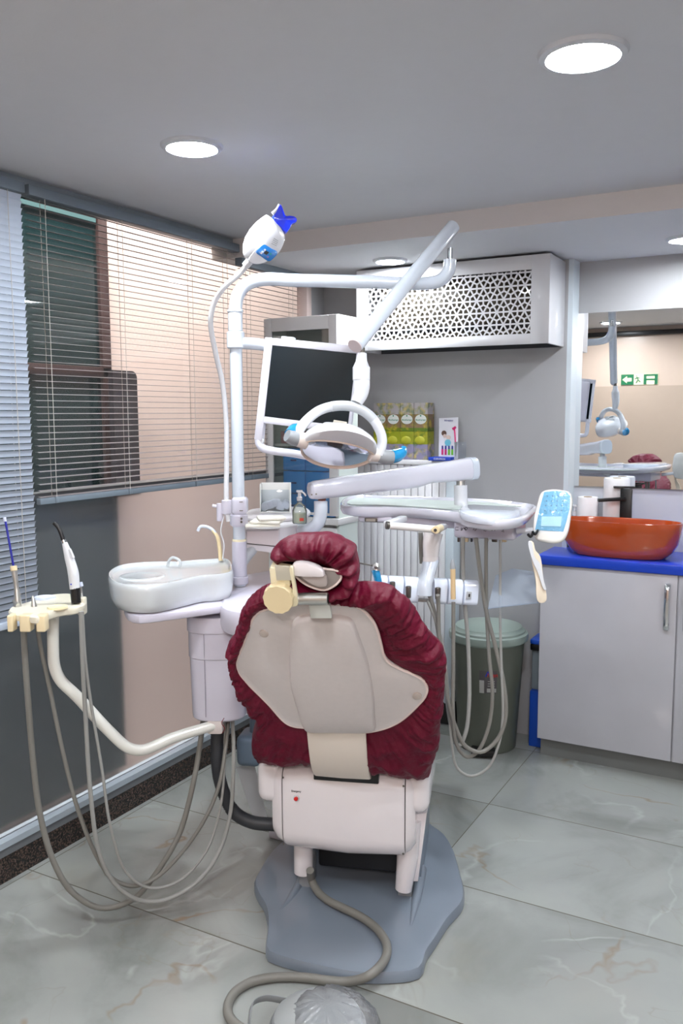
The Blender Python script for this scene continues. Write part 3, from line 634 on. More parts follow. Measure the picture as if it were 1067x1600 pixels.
# slot and band
ZB=Z1+.002
BPN=V((0,0,0))
def bpl(v,off=0): return v
REC=.59
PB=C(0,-.215,.50); nB=(CF*1.0+UZ*REC).normalized()      # rear plane of the backrest (normal points to the front of the chair)
upB=(UZ-CF*REC).normalized()
def BK(x,y,off=0): return PL(x,y,PB-nB*off,nB)
def bkuv(p): d=p-PB; return d.dot(CT),d.dot(upB)
def BU(u,w,off=0): return PB+CT*u+upB*w-nB*off           # off>0 : towards the camera
bandL=BK(483,1160,.02); bandR=BK(573,1160,.02); ul,ur=bkuv(bandL)[0],bkuv(bandR)[0]
print('band',ul,ur)
bm=B()
rows=[(.215,.014),(.17,.026),(.12,.036),(.07,.042),(.03,.040),(-.01,.028),(-.035,.01)]
R_=[]
for w,o in rows: R_.append([BU(ul,w,o-.010),BU(ul,w,o),BU(ul+.006,w,o+.004),BU((ul+ur)/2,w,o+.006),BU(ur-.006,w,o+.004),BU(ur,w,o),BU(ur,w,o-.010),BU((ul+ur)/2,w,o-.006)])
loft(bm,R_); link('band_cover',bm,BAND,chair)
bm=B(); cbox(bm,ul-.006,ur+.022,-.215,-.13,ZB-.035,ZB+.004,.003); link('slot',bm,BLACK,chair)
# shell outline (pixels of a 2.808x crop at 340,820)
def q2(l): return [(340+x/2.808,820+y/2.808) for x,y in l]
shell=q2([(290,355),(225,368),(175,388),(155,412),(138,455),(110,530),(88,585),(80,615),(92,652),(130,697),(220,787),(300,872),(340,888),(385,893),(410,906),(520,912),(650,912),(690,906),(740,893),(800,864),(880,793),(914,750),(919,718),(903,685),(860,660),(800,635),(752,607),(730,578),(715,520),(702,472),(684,430),(655,392),(625,368),(590,354),(540,350),(420,350),(340,350)])
cover=q2([(250,262),(178,298),(125,340),(102,400),(90,450),(68,495),(52,520),(48,560),(58,620),(80,680),(88,730),(110,775),(140,800),(165,830),(168,870),(150,930),(150,985),(165,1020),(200,1046),(270,1052),(330,1050),(400,1052),(520,1075),(650,1085),(720,1088),(800,1103),(860,1108),(925,1108),(945,1050),(962,990),(972,940),(975,890),(985,800),(990,700),(1000,640),(996,590),(985,545),(940,495),(890,425),(840,355),(790,305),(740,276),(680,266),(610,272),(540,290),(440,300),(340,282)])
SO=[bkuv(BK(x,y,.02)) for x,y in shell]; COV=[bkuv(BK(x,y,.0)) for x,y in cover]
cu,cw=sum(p[0] for p in SO)/len(SO),sum(p[1] for p in SO)/len(SO)
print('centre',cu,cw,'cover ext',min(p[0] for p in COV),max(p[0] for p in COV),min(p[1] for p in COV),max(p[1] for p in COV))
def polar(poly,c,N):
    P=resample([V((a,b,0)) for a,b in poly],240,True); out=[]
    for k in range(N):
        th=2*PI*k/N; d=V((math.cos(th),math.sin(th),0)); best=0
        for i in range(len(P)):
            a=P[i]-V((c[0],c[1],0)); b=P[(i+1)%len(P)]-V((c[0],c[1],0)); e=b-a; den=d.x*e.y-d.y*e.x
            if abs(den)<1e-12: continue
            t=(a.x*e.y-a.y*e.x)/den; s=(a.x*d.y-a.y*d.x)/den
            if -1e-6<=s<=1+1e-6 and t>best: best=t
        out.append(best)
    return out
NA=540
rs=polar(SO,(cu,cw),NA); rc=polar(COV,(cu,cw),NA)
def pp(k,r,off): th=2*PI*k/NA; return BU(cu+math.cos(th)*r,cw+math.sin(th)*r,off)
def bump2(u,w): # raised centre panel of the shell
    return 0
bm=B(); R_=[]
for s,o in ((.97,-.02),(.985,.0),(1,.012),(1,.018),(.985,.022),(.965,.021),(.93,.020),(.8,.0235),(.6,.027),(.4,.029),(.2,.03),(.03,.03)):
    R_.append([pp(k,rs[k]*s,o) for k in range(NA)])
loft(bm,R_); sh=link('back_shell',bm,SHELL,chair,ang=50)
bm=B(); tube(bm,[pp(k,rs[k]*.998,.018) for k in range(0,NA,3)]+[pp(0,rs[0]*.998,.018)],.0042,8,smooth=False,caps=False); link('shell_piping',bm,PIPE,sh)
# raised centre panel
cpn=q2([(330,425),(316,520),(312,620),(320,710),(345,800),(376,892),(390,908),(520,913),(652,913),(688,905),(690,850),(686,750),(672,660),(652,580),(620,490),(592,425),(560,408),(460,402),(360,406)])
CP=[bkuv(BK(x,y,.03)) for x,y in cpn]; c2=(sum(p[0] for p in CP)/len(CP),sum(p[1] for p in CP)/len(CP)); PR=resample([V((a,b,0)) for a,b in CP],140,True)
def cp(s,o): return [BU(c2[0]+(p.x-c2[0])*s,c2[1]+(p.y-c2[1])*s,o+(0.004 if s<.9 else 0)) for p in PR]
bm=B(); loft(bm,[cp(1.0,.012),cp(.995,.027),cp(.97,.036),cp(.94,.039),cp(.7,.042),cp(.3,.044),cp(.03,.044)]); link('centre_panel',bm,SHELL,sh)
for x,y in ((340+203/2.808,820+477/2.808),(340+875/2.808,820+752/2.808)):
    bm=B(); lathe(bm,BK(x,y,.0235),-nB,[(.0125,-.004),(.0125,.0015),(.011,.002)],20); link('screw_plug',bm,mat('plug_beige',(190,178,170),.45),sh)
# upholstery (under the cover), seat, armrest
BLG=mat('slate_upholstery',(120,134,150),.5)
def cs(s,o): return [BU(cu+.01+(pp(k,rc[k]*s,0)-BU(cu,cw,0)).dot(CT),cw+(pp(k,rc[k]*s,0)-BU(cu,cw,0)).dot(upB),o) for k in range(0,NA,9)]
bm=B(); loft(bm,[cs(.70,-.025),cs(.76,-.035),cs(.74,-.07),cs(.66,-.085)]); link('back_cushion',bm,BLG,chair)
bm=B(); cbox(bm,-.25,.23,-.08,.95,.50,.58,.035,4); link('seat_cushion',bm,BLG,chair)
bm=B(); cbox(bm,-.2,.18,-.05,.85,.44,.50,.01); link('seat_frame',bm,WHITE,chair)
bm=B(); cbox(bm,-.12,.12,.05,.40,.04,.45,.02); link('column_cover',bm,WHITE,chair)
a1=CV(392,1168,.02)
bm=B(); au=(a1-CO).dot(CT); az=a1.z
cbox(bm,au-.042,au+.04,-.02,.09,az-.055,az+.05,.02,4); ar=link('armrest',bm,ARM,chair)
bm=B(); tube(bm,[C(au+.012,.04,az+.04),C(au+.012,.05,az+.13),C(au+.02,.07,az+.24)],.021,14); link('armrest_post',bm,ARM,ar)
bm=B(); loft(bm,[[CV(368,1198,.12),CV(398,1196,.12),CV(398,1196,.16),CV(368,1198,.16)],[CV(402,1296,.12),CV(418,1280,.12),CV(418,1280,.16),CV(402,1296,.16)]]); link('side_strut',bm,GREYL,chair)
# ---- burgundy cover on the backrest
def fold(k,t,amp=1):
    th=2*PI*k/NA; u=math.cos(th)*3.2; w=math.sin(th)*3.2
    n=noise.fractal(V((u*3.2,w*3.2,t*1.0+3)),.6,2.1,4); n2=noise.noise(V((u*7,w*7,t*.7)))
    return (n*.6+n2*.5)*amp
bm=B(); R_=[]; NR=64
for i in range(NR+1):
    t=i/NR; row=[]
    for k in range(NA):
        r0=rs[k]*.955; r1=rc[k]
        if t<.5:      # rear side: from under the shell rim out to the silhouette
            a=t/.5; gap=min(1,max(0,(r1-rs[k])/.03)); r=r0+(r1-r0)*math.sin(a*PI/2)**.9; o=.004+.028*math.sin(a*PI)**.8*gap-.03*a**3
        elif t<.8:
            a=(t-.5)/.3; r=r1*(1+.012*math.sin(a*PI))-.02*a*a; o=-.026-.085*a
        else:
            a=(t-.8)/.2; r=(r1-.02)*(1-a*.97); o=-.111-.022*math.sin(a*PI/2)
        f=fold(k,t*3,.0105*math.sin(min(1,t*6)*PI/2)) 
        p=pp(k,r,o); th=2*PI*k/NA; dd=max(0,-.02-o); SH=-upB*.9*dd*min(1,max(0,.5+1.1*math.sin(th)))-CT*.2*dd*max(0,math.cos(th))
        n2=noise.fractal(p*15+V((5,1,2)),.8,2.0,3)+.35*max(0,1-abs(noise.noise(p*31+V((1,8,3))))*4)
        cr=(1-abs(noise.noise(p*V((13,13,13))[0]+V((9,3,1))))*2.4)
        row.append(pp(k,r+f*(.7 if .3<t<.8 else .15),o+f*(1.0 if t<.5 else .5)+n2*.005+max(0,cr)*.010*(1 if t>.08 else 0))+SH)
    R_.append(row)
loft(bm,R_,capA=False,capB=True)
tag(link('backrest_cover',bm,CLOTH,ang=180),'wrinkled burgundy fabric cover stretched over the chair backrest','chair cover')
# ---- headrest
HP=C(0,-.635,1.20); nH=(CF+UZ*.30).normalized(); upH=(UZ-CF*.30).normalized()
def HK(x,y,off=0): return PL(x,y,HP-nH*off,nH)
def huv(p): d=p-HP; return d.dot(CT),d.dot(upH)
def HU(u,w,off=0): return HP+CT*u+upH*w-nH*off
hcov=q2([(238,120),(252,96),(285,68),(340,52),(420,46),(500,52),(545,70),(585,95),(604,110),(606,135),(615,180),(622,225),(612,262),(590,292),(550,308),(490,318),(430,320),(380,300),(350,270),(335,235),(310,200),(275,165),(250,148)])
hole=q2([(300,150),(330,148),(380,150),(450,162),(500,185),(540,205),(546,232),(530,262),(480,278),(420,270),(370,245),(335,215),(310,180)])
hc=huv(HK(340+440/2.808,820+195/2.808)); HC_=[huv(HK(x,y)) for x,y in hcov]; HH=[huv(HK(x,y)) for x,y in hole]
NA2=240; NAold=NA; NA=NA2
ro=polar(HC_,hc,NA2); ri=polar(HH,hc,NA2)
def hp(k,r,o): th=2*PI*k/NA2; return HU(hc[0]+math.cos(th)*r,hc[1]+math.sin(th)*r,o)
bm=B(); R_=[]; NR=36
for i in range(NR+1):
    t=i/NR; row=[]
    for k in range(NA2):
        th=2*PI*k/NA2
        if t<.5: a=t/.5; r=ri[k]+(ro[k]-ri[k])*math.sin(a*PI/2); o=.012+.035*math.sin(a*PI*.9)-.045*a**2
        elif t<.78: a=(t-.5)/.28; r=ro[k]*(1+.03*math.sin(a*PI))-.012*a*a; o=-.022-.07*a
        else: a=(t-.78)/.22; r=(ro[k]-.012)*(1-.97*a); o=-.092-.02*math.sin(a*PI/2)
        gather=math.sin(th*17+2.5*noise.noise(V((math.cos(th)*2,math.sin(th)*2,4))))*.5+noise.noise(V((math.cos(th)*6,math.sin(th)*6,t*2)))
        f=gather*.009*(math.sin(min(1,t*2)*PI) if t<.5 else .25*(1-t))
        p=hp(k,r,o); dd=max(0,-.012-o); SH=-upH*.3*dd*min(1,max(0,.5+1.1*math.sin(th)))-CT*.15*dd*max(0,math.cos(th)); n2=noise.fractal(p*24,.8,2,3); cr=max(0,1-abs(noise.noise(p*19+V((2,7,1))))*2.6)
        row.append(hp(k,r+f*.4+n2*.002,o+f+n2*.004+cr*.008)+SH)
    R_.append(row)
loft(bm,R_,capA=False,capB=True); NA=NAold
tag(link('headrest_cover',bm,CLOTH,ang=180),'smaller gathered burgundy cap over the chair headrest','chair cover')
# headrest back plate, pad and bracket : pixels of a 6.669x crop at 400,860
def h2(x,y,off): return HK(400+x/6.669,860+y/6.669,off)
bm=B(); W_=[h2(x,y,.022) for x,y in ((385,200),(430,100),(560,110),(700,170),(860,200),(893,262),(860,320),(800,365),(720,395),(600,370),(500,320),(430,260))]
W_=resample(W_,60,True); prism(bm,W_,nH*-.006+nH*.0,.002) if False else prism(bm,W_,-nH*.008,.002); hpz=link('headrest_plate',bm,mat('headrest_plate_grey',(150,142,138),.5),chair)
bm=B(); tube(bm,[p-nH*.009 for p in W_]+[W_[0]-nH*.009],.0028,8,smooth=False,caps=False); link('plate_piping',bm,PIPE,hpz)
bm=B(); ol=[h2(x,y,.03) for x,y in ((395,150),(405,105),(440,92),(500,92),(580,106),(660,140),(710,180),(725,235),(640,245),(480,240),(410,225))]; prism(bm,resample(ol,60,True),-nH*.022,.007); link('hinge_pad',bm,PINKW,hpz)
bm=B(); ol=[h2(x,y,.03) for x,y in ((470,238),(640,245),(730,240),(748,290),(745,345),(690,362),(620,345),(540,305))]; prism(bm,resample(ol,50,True),-nH*.014,.004); link('wedge',bm,mat('wedge_grey',(176,166,162),.5),hpz)
bm=B(); ol=[h2(x,y,.020) for x,y in ((172,130),(182,108),(200,112),(368,142),(385,160),(388,300),(375,318),(208,316),(190,300))]; prism(bm,ol,-nH*.035,.003); br=link('adjuster_block',bm,CREAM,chair)
bm=B(); ol=[h2(x,y,.056) for x,y in ((198,150),(355,165),(375,308),(215,308))]; prism(bm,ol,-nH*.003,.001); link('block_face',bm,mat('satin_cream_metal',(196,192,176),.35,metal=.3),br)
bm=B(); kc=h2(262,445,.04); ring_=[]
for (s,o) in ((.96,0),(1,.004),(1,.020),(.95,.024),(.88,.024)):
    ring_.append([kc+CT*math.cos(a)*.0385*s*(1+.02*math.sin(13*a))*0.97+upH*math.sin(a)*.0385*s*(1+.02*math.sin(13*a))-nH*(o+.012) for a in [2*PI*k/90 for k in range(90)]])
loft(bm,ring_); kn=link('adjuster_knob',bm,YELL,chair,ang=50)
bm=B(); ol=[h2(x,y,.050) for x,y in ((362,150),(385,150),(405,260),(425,360),(440,460),(438,555),(360,560),(385,470),(385,330))]; prism(bm,resample(ol,70,True),-nH*.012,.0025); link('adjuster_arm',bm,CREAM,chair)
bm=B(); a,b=h2(425,505,.04),h2(752,505,.04); cyl(bm,a,b,.0155,28,bev=.001); r_=link('silver_barrel',bm,SILV,chair)
bm=B(); cyl(bm,b,b+CT*.002,.012,24); link('barrel_end',bm,BLACK,r_)
bm=B(); ol=[h2(x,y,.030) for x,y in ((560,545),(775,545),(797,684),(578,684))]; prism(bm,ol,-nH*.012,.001); link('headrest_stem',bm,mat('stem_pale_grey',(196,198,192),.35,metal=.2),chair)
#PART4
# ------------------------------------------------------------------ delivery unit : pole, platform, canister
PX,PY=-1.68,2.335
def PZ(x,y): r=ray(x,y); k=(PX*r.x+PY*r.y)/(r.x**2+r.y**2); return CAM.z+r.z*k   # height on the pole axis
unit=thing('dental_unit',(PX,PY,0),'white dental unit: tall pole, platform and hanging canister left of the chair','dental unit')
zf=PZ(376,915)
bm=B(); tube(bm,[(PX,PY,zf),(PX,PY,PZ(366,530))],.0205,24,smooth=False); link('pole',bm,BLUW,unit)
bm=B()
for a,b,r in ((PZ(376,912),PZ(376,900),.028),(PZ(376,900),PZ(375,845),.0245)): cyl(bm,(PX,PY,a),(PX,PY,b),r,28,bev=.002)
link('pole_foot_sleeve',bm,LAV,unit)
bm=B(); cyl(bm,(PX,PY,PZ(375,848)),(PX,PY,PZ(375,842)),.0235,28,bev=.002); link('yellowed_ring',bm,CREAM,unit)
# sliding clamp on the pole
bm=B(); cyl(bm,(PX,PY,PZ(374,822)),(PX,PY,PZ(373,802)),.030,32,bev=.006); link('collar',bm,LAV,unit)
zc0,zc1=PZ(374,803),PZ(373,776)
cdv=(CAM-V((PX,PY,CAM.z))).normalized(); cdv.z=0; crt=V((-cdv.y,cdv.x,0))*1.0
crt=RT.copy(); crt.z=0; crt.normalize(); cdv=V((0,0,1)).cross(crt)*-1
RC=Matrix((crt,-cdv,UZ)).transposed()
bm=B(); box(bm,V((PX,PY,(zc0+zc1)/2))+crt*.004,(.052,.06,zc1-zc0),RC,.012,3); cl=link('clamp_block',bm,LAV,unit)
for dz in (.25,.75):
    bm=B(); p=V((PX,PY,zc0+(zc1-zc0)*dz))+crt*.012+cdv*.031; box(bm,p,(.012,.003,.003),RC,.001); link('clamp_screw',bm,STEEL,cl)
    bm=B(); p=V((PX,PY,PZ(374,822)+.012+.022*dz))+crt*.012+cdv*.0295; lathe(bm,p,cdv,[(.004,0),(.003,.002)],10); link('clamp_screw',bm,STEEL,cl)
bm=B(); p=D(354,792,2.74); cyl(bm,p-UZ*.022,p+UZ*.022,.016,20); cyl(bm,p-crt*.022-UZ*.045,p-crt*.022+UZ*.012,.010,16); tube(bm,[p-crt*.022+UZ*.0,p-crt*.045+UZ*.004],.005,8,smooth=False); link('suction_clip',bm,LAV,unit)
# upper swivel: bent tube for the operating lamp
zt=PZ(366,485)
armz=PZ(400,440)
tip=D(703,425,2.9)
lamp=thing('operating_lamp',(PX,PY,1.8),'white dental operating lamp with looped handle, hanging from the bent pole arm','dental lamp')
hd=(V((tip.x,tip.y,0))-V((PX,PY,0))).normalized()
S0=V((PX,PY,0))
za=1.984
pts=[S0+UZ*PZ(366,487),S0+UZ*(za-.11),S0+UZ*(za-.055)+hd*.008,S0+UZ*(za-.018)+hd*.035,S0+UZ*za+hd*.085,S0+UZ*za+hd*.2,S0+UZ*za+hd*.45]
e0=D(640,442,2.86); L_=(V((e0.x,e0.y,0))-S0).dot(hd)
tipd=(V((tip.x,tip.y,0))-S0).dot(hd); print('reach',L_,tipd,tip)
pts+=[S0+UZ*za+hd*(tipd-.075),S0+UZ*(za+.012)+hd*(tipd-.03),S0+UZ*(za+.045)+hd*(tipd-.003),S0+UZ*(za+.078)+hd*tipd]
bm=B(); tube(bm,pts,[.0215]*8+[.0215,.0215,.021],24,90); link('bent_arm',bm,BLUW,lamp)
bm=B(); cyl(bm,S0+UZ*PZ(366,545),S0+UZ*PZ(366,518),.029,32,bev=.004); cyl(bm,S0+UZ*PZ(366,518),S0+UZ*PZ(366,487),.0235,32,bev=.003); cyl(bm,S0+UZ*PZ(366,488),S0+UZ*PZ(366,484),.026,32,bev=.001); link('pole_sleeve',bm,BLUW,lamp)
tp=S0+UZ*(za+.076)+hd*tipd
bm=B(); cyl(bm,tp,tp+UZ*.04,.009,16); link('swivel_pin',bm,CHROME,lamp)
b0,b1=D(555,540,2.52),D(708,354,2.90)
bm=B(); cyl(bm,b0,b1,.0235,32,bev=.003); link('boom',bm,BLUW,lamp)
bm=B(); ax=(b0-b1).normalized(); cyl(bm,b0,b0+ax*.004,.0225,32,bev=.001); link('boom_cap',bm,mat('pinkish_cap',(206,192,194),.5),lamp)
n0=b0+V((.016,.01,-.02))
n0=D(566,548,2.53); n1=D(565,556,2.53); n2=D(564,580,2.53); n3=D(562,600,2.53); n4=D(556,625,2.525)
bm=B(); cyl(bm,D(566,543,2.53),D(565,556,2.53),.008,14); link('swivel_pin',bm,STEEL,lamp)
bm=B(); tube(bm,[D(565.5,552,2.53),D(565,560,2.53),D(564.5,574,2.53)],[.014,.016,.0245],24,10); tube(bm,[D(564.5,574,2.53),D(564.5,594,2.53)],.0255,24,smooth=False); tube(bm,[D(564.5,592,2.53),D(565,604,2.53),D(563,617,2.53),D(557,630,2.525)],[.0245,.024,.021,.017],24,16); link('neck',bm,WHITE,lamp)
# ---- lamp head
hc0=D(527,707,2.50)
hl,hr=D(463,692,2.46),D(593,717,2.54)
A_=(hr-hl).normalized()
toc=(CAM-hc0).normalized(); toc=(toc-A_*toc.dot(A_)).normalized(); upv=A_.cross(toc); upv=upv if upv.z>0 else -upv
nl=(toc*.52-upv*.854).normalized(); bl=A_.cross(nl); bl=bl if bl.dot(toc)>0 else -bl
hc0=(hl+hr)/2
def HP3(a,b,c): return hc0+A_*a+bl*b-nl*c
def lring(sa,sb,c,n=56,p=2.0,db=0,tb=1): return [HP3(math.cos(t)*sa,math.sin(t)*sb*(tb if math.sin(t)>0 else 1)+db,c) for t in [2*PI*k/n for k in range(n)]]
TB=.48
a_,b_=.112,.104
bm=B(); loft(bm,[lring(a_*.955,b_*.955,.006,tb=TB),lring(a_*.965,b_*.965,.0,tb=TB+.02),lring(a_*.985,b_*.98,-.001,tb=.75),lring(a_,b_,.006),lring(a_*1.0,b_*1.0,.016),lring(a_*.97,b_*.94,.030,db=-.004),lring(a_*.86,b_*.80,.050,db=-.010),lring(a_*.66,b_*.60,.066,db=-.014),lring(a_*.40,b_*.36,.075,db=-.016),lring(a_*.1,b_*.1,.078,db=-.016)],capA=False,capB=True); hs=link('head_shell',bm,WHITE,lamp,ang=60)
bm=B(); loft(bm,[lring(a_*.95,b_*.95,.004,tb=TB-.02),lring(a_*.965,b_*.965,-.003,tb=TB-.01),lring(a_*.995,b_*.995,-.003,tb=TB+.01),lring(a_*1.006,b_*1.006,.004,tb=TB+.02),lring(a_*.99,b_*.99,.008,tb=TB)],caps=False); link('lens_rim',bm,mat('beige_rim',(222,202,188),.4),hs,ang=60)
bm=B(); loft(bm,[lring(a_*.96,b_*.96,.003,tb=TB),lring(a_*.87,b_*.86,.022,tb=.3),lring(a_*.65,b_*.64,.038,tb=.4),lring(a_*.35,b_*.34,.046,tb=.6),lring(a_*.05,b_*.05,.048,tb=.6)],capA=False,capB=True); rf=link('reflector',bm,mat('faceted_reflector',(214,212,216),.08,metal=1,bump=.2,bscale=14),hs,ang=15)
bm=B(); loft(bm,[lring(a_*.95,b_*.95,.002,tb=TB-.02),lring(a_*.8,b_*.79,-.001,tb=TB-.02),lring(a_*.4,b_*.4,-.003,tb=TB-.02),lring(a_*.05,b_*.05,-.003,tb=TB)],capA=False,capB=True); link('lens_cover',bm,glassy('lens_clear',(244,244,248),.97,.03,gl=.08),hs)
bm=B(); box(bm,HP3(.012,-.055,.014),(.040,.022,.014),rot3(A_,bl,nl),.003); link('bulb_shield',bm,mat('bulb_shield_grey',(150,146,144),.4),hs)
# top clip and pale oval
bm=B(); tc=HP3(-.005,.012,.0735); lathe(bm,tc,-nl+bl*.15,[(.001,.0),(.050,-.004),(.052,-.001),(.046,.004),(.02,.006),(.001,.0065)],36,x=A_,sy=.36); link('top_oval',bm,GREYL,hs)
bm=B(); tube(bm,[HP3(-.012,-.01,.078),HP3(-.004,.012,.085),HP3(-.014,.035,.075),HP3(-.016,.055,.060)],.010,10,16,flat=.35,updir=-nl); link('top_clip',bm,GREYL,hs)
bm=B(); tube(bm,[HP3(-.038,.060,.056),HP3(.0,.063,.056)],.0055,10,smooth=False); link('clip_bar',bm,MATS['aged_yellow_plastic'] if False else mat('warm_grey_bar',(170,162,150),.4),hs)
# side hubs, handles
for s in (-1,1):
    e=hc0+A_*s*(a_-.004)
    bm=B(); cyl(bm,e-A_*s*.012+(-nl)*.012,e+A_*s*.020+(-nl)*.012,.024,26,r2=.021,bev=.003); link('side_hub',bm,mat('hub_white',(224,214,206),.35),lamp)
hl2=[D(*q) for q in ((461,693,2.47),(452,691,2.43),(443,688,2.38),)]
bm=B(); tube(bm,[hc0-A_*(a_+.012)-nl*.012,hc0-A_*(a_+.03)-nl*.014+toc*.004,hc0-A_*(a_+.048)-nl*.018+toc*.01],[.0205,.021,.017],20,12); gh=link('handle_grip',bm,GREY,lamp)
bm=B(); tube(bm,[hc0-A_*(a_+.036)-nl*.024,hc0-A_*(a_+.022)-nl*.046-toc*.01,hc0-A_*(a_-.01)-nl*.056-toc*.02],[.017,.014,.010],16,14); link('handle_film',bm,SKY,gh)
bm=B(); tube(bm,[hc0+A_*(a_+.014)-nl*.012,hc0+A_*(a_+.034)-nl*.010,hc0+A_*(a_+.056)-nl*.014],[.0205,.022,.021],20,12); gh=link('handle_grip',bm,GREY,lamp)
bm=B(); tube(bm,[hc0+A_*(a_+.052)-nl*.014,hc0+A_*(a_+.072)-nl*.022,hc0+A_*(a_+.092)-nl*.040,hc0+A_*(a_+.096)-nl*.056],[.0205,.020,.016,.008],18,18); link('handle_film',bm,SKY,gh)
# arch
ar_=[(463,690,2.47),(468,672,2.48),(480,656,2.49),(500,641,2.505),(528,634,2.515),(556,637,2.525),(578,650,2.53),(591,668,2.535),(597,688,2.54),(592,712,2.54)]
Pa=resample([D(*q) for q in ar_],70)
def arc(i0,i1,m,nm,r):
    bm=B(); tube(bm,Pa[i0:i1+1],r,18,smooth=False,flat=1.25,updir=toc); return link(nm,bm,m,lamp)
arc(0,27,WHITE,'handle_arch',.0145); arc(27,50,GREYL,'arch_grip',.0149); arc(50,69,WHITE,'handle_arch',.0145)
# ------------------------------------------------------------------ monitor
mon=thing('wall_monitor',D(480,615,2.80),'white framed flat monitor with dark screen, mounted on the pole','monitor')
mon.name='arm_monitor'; MW[mon.name]=Matrix.Translation(mon.location)
mo=D(415,527,2.80); mrx=(D(553,540,2.72)-mo).normalized(); mdn=D(404,690,2.83)-mo; mdn=(mdn-mrx*mdn.dot(mrx)).normalized(); mn=mrx.cross(mdn); mn=mn if mn.dot(CAM-mo)>0 else -mn
def mu(x,y): p=PL(x,y,mo,mn)-mo; return p.dot(mrx),p.dot(mdn)
W_=mu(553,541)[0]+.012; sc0=mu(426,540); sc1=mu(548,667); bt=mu(404,702)[1]; print('mon',W_,sc0,sc1,bt)
def mp(a,b,o=0): return mo+mrx*a+mdn*b+mn*o
RM=rot3(mrx,-mdn,mn)
def mbox(bm,a0,a1,b0,b1,o0,o1,bev=.003): return box(bm,mp((a0+a1)/2,(b0+b1)/2,(o0+o1)/2),(abs(a1-a0),abs(b1-b0),abs(o1-o0)),RM,bev,2)
s0x,s0y,s1x,s1y=sc0[0]-.0,sc0[1],sc1[0]-.0,sc1[1]
MF=mat('monitor_frame_white',(216,216,226),.35)
bm=B(); mbox(bm,0,s0x,0,bt-.03,-.02,.006); mbox(bm,s1x,W_,0,s1y+.022,-.02,.006); mbox(bm,s0x-.001,s1x+.001,0,s0y,-.02,.006); mbox(bm,s0x-.001,s1x+.001,s1y,s1y+.022,-.02,.006); link('frame',bm,MF,mon)
bm=B(); tube(bm,[mp(.012,bt-.04,-.007),mp(.013,bt-.022,-.007),mp(.028,bt-.006,-.007),mp(.06,bt-.001,-.007),mp(.13,bt-.001,-.007),mp(W_-.02,bt-.001,-.007),mp(W_-.008,bt-.015,-.007),mp(W_-.008,s1y+.018,-.007)],.013,14,60,updir=mn); link('handle_bar',bm,MF,mon)
bm=B(); mbox(bm,s0x,s1x,s0y,s1y,-.015,.003,.0005); link('screen',bm,mat('dark_screen',(18,28,34),.25,spec=.25),mon,False)
bm=B(); mbox(bm,.01,W_-.01,.01,s1y+.015,-.045,-.018,.012); link('back_housing',bm,LAV,mon)
bm=B(); lathe(bm,mp(.022,bt-.028,-.004),mn,[(.011,-.004),(.011,.004),(.009,.006)],20); link('round_knob',bm,CREAM if False else WHITE,mon)
bm=B(); box(bm,mp(.075,-.004,-.01),(.045,.010,.02),RM,.003); link('top_tab',bm,WHITE,mon)
zm=PZ(375,536)
bm=B(); tube(bm,[V((PX,PY,zm))+crt*.02,mp(.0,s0y+.0,-.03),mp(.08,s0y+.03,-.035)],.0195,18,10); link('mount_tube',bm,BLUW,mon)
# ------------------------------------------------------------------ whitening lamp (gooseneck)
wl=thing('whitening_lamp',D(354,785,2.74),'white egg-shaped whitening lamp with a blue mouthpiece on a gooseneck','whitening lamp')
g=[(357,815,2.74),(354,790,2.74),(353.5,760,2.74),(354,727,2.74),(353,652,2.73),(347,596,2.71),(337,552,2.68),(329,502,2.64),(336,470,2.62),(353,446,2.60),(372,430,2.60),(387,413,2.595)]
bm=B(); tube(bm,[D(*q) for q in g],.0082,14,110); link('gooseneck',bm,WHITE,wl)
bm=B(); tube(bm,[D(383,416,2.584),D(390,408,2.58)],[.0115,.0125],16,smooth=False); link('neck_joint',bm,WHITE,wl)
def wp(x,y,d=2.58): return D(370+x/9.7,300+y/9.7,d)
wa,wb=wp(160,1030),wp(650,380); wx=(wb-wa); WL=wx.length; wx.normalize()
wt=(CAM-wa).normalized(); wt=(wt-wx*wt.dot(wx)).normalized(); ws=wx.cross(wt); ws=ws if ws.dot(RT)>0 else -ws
def wring(t,h,s,n=40): # flattened face towards the camera side right
    c=wa+wx*t
    out=[]
    for k in range(n):
        a=2*PI*k/n; cx=math.cos(a); sy=math.sin(a); p=2.6
        X=math.copysign(abs(cx)**(2/p),cx)*h; Y=math.copysign(abs(sy)**(2/2.2),sy)*s
        out.append(c+ws*X+wt*Y)
    return out
hw_=[(0,.012),(.01,.026),(.03,.040),(.055,.049),(.085,.052),(.115,.050),(.14,.044),(.155,.039)]
k_=WL/.155*.86
bm=B(); loft(bm,[wring(t*k_,h*.92,h*.62) for t,h in hw_]); wh=link('head',bm,WHITE,wl,ang=60)
fn=(wt*.9+ws*.35).normalized(); 
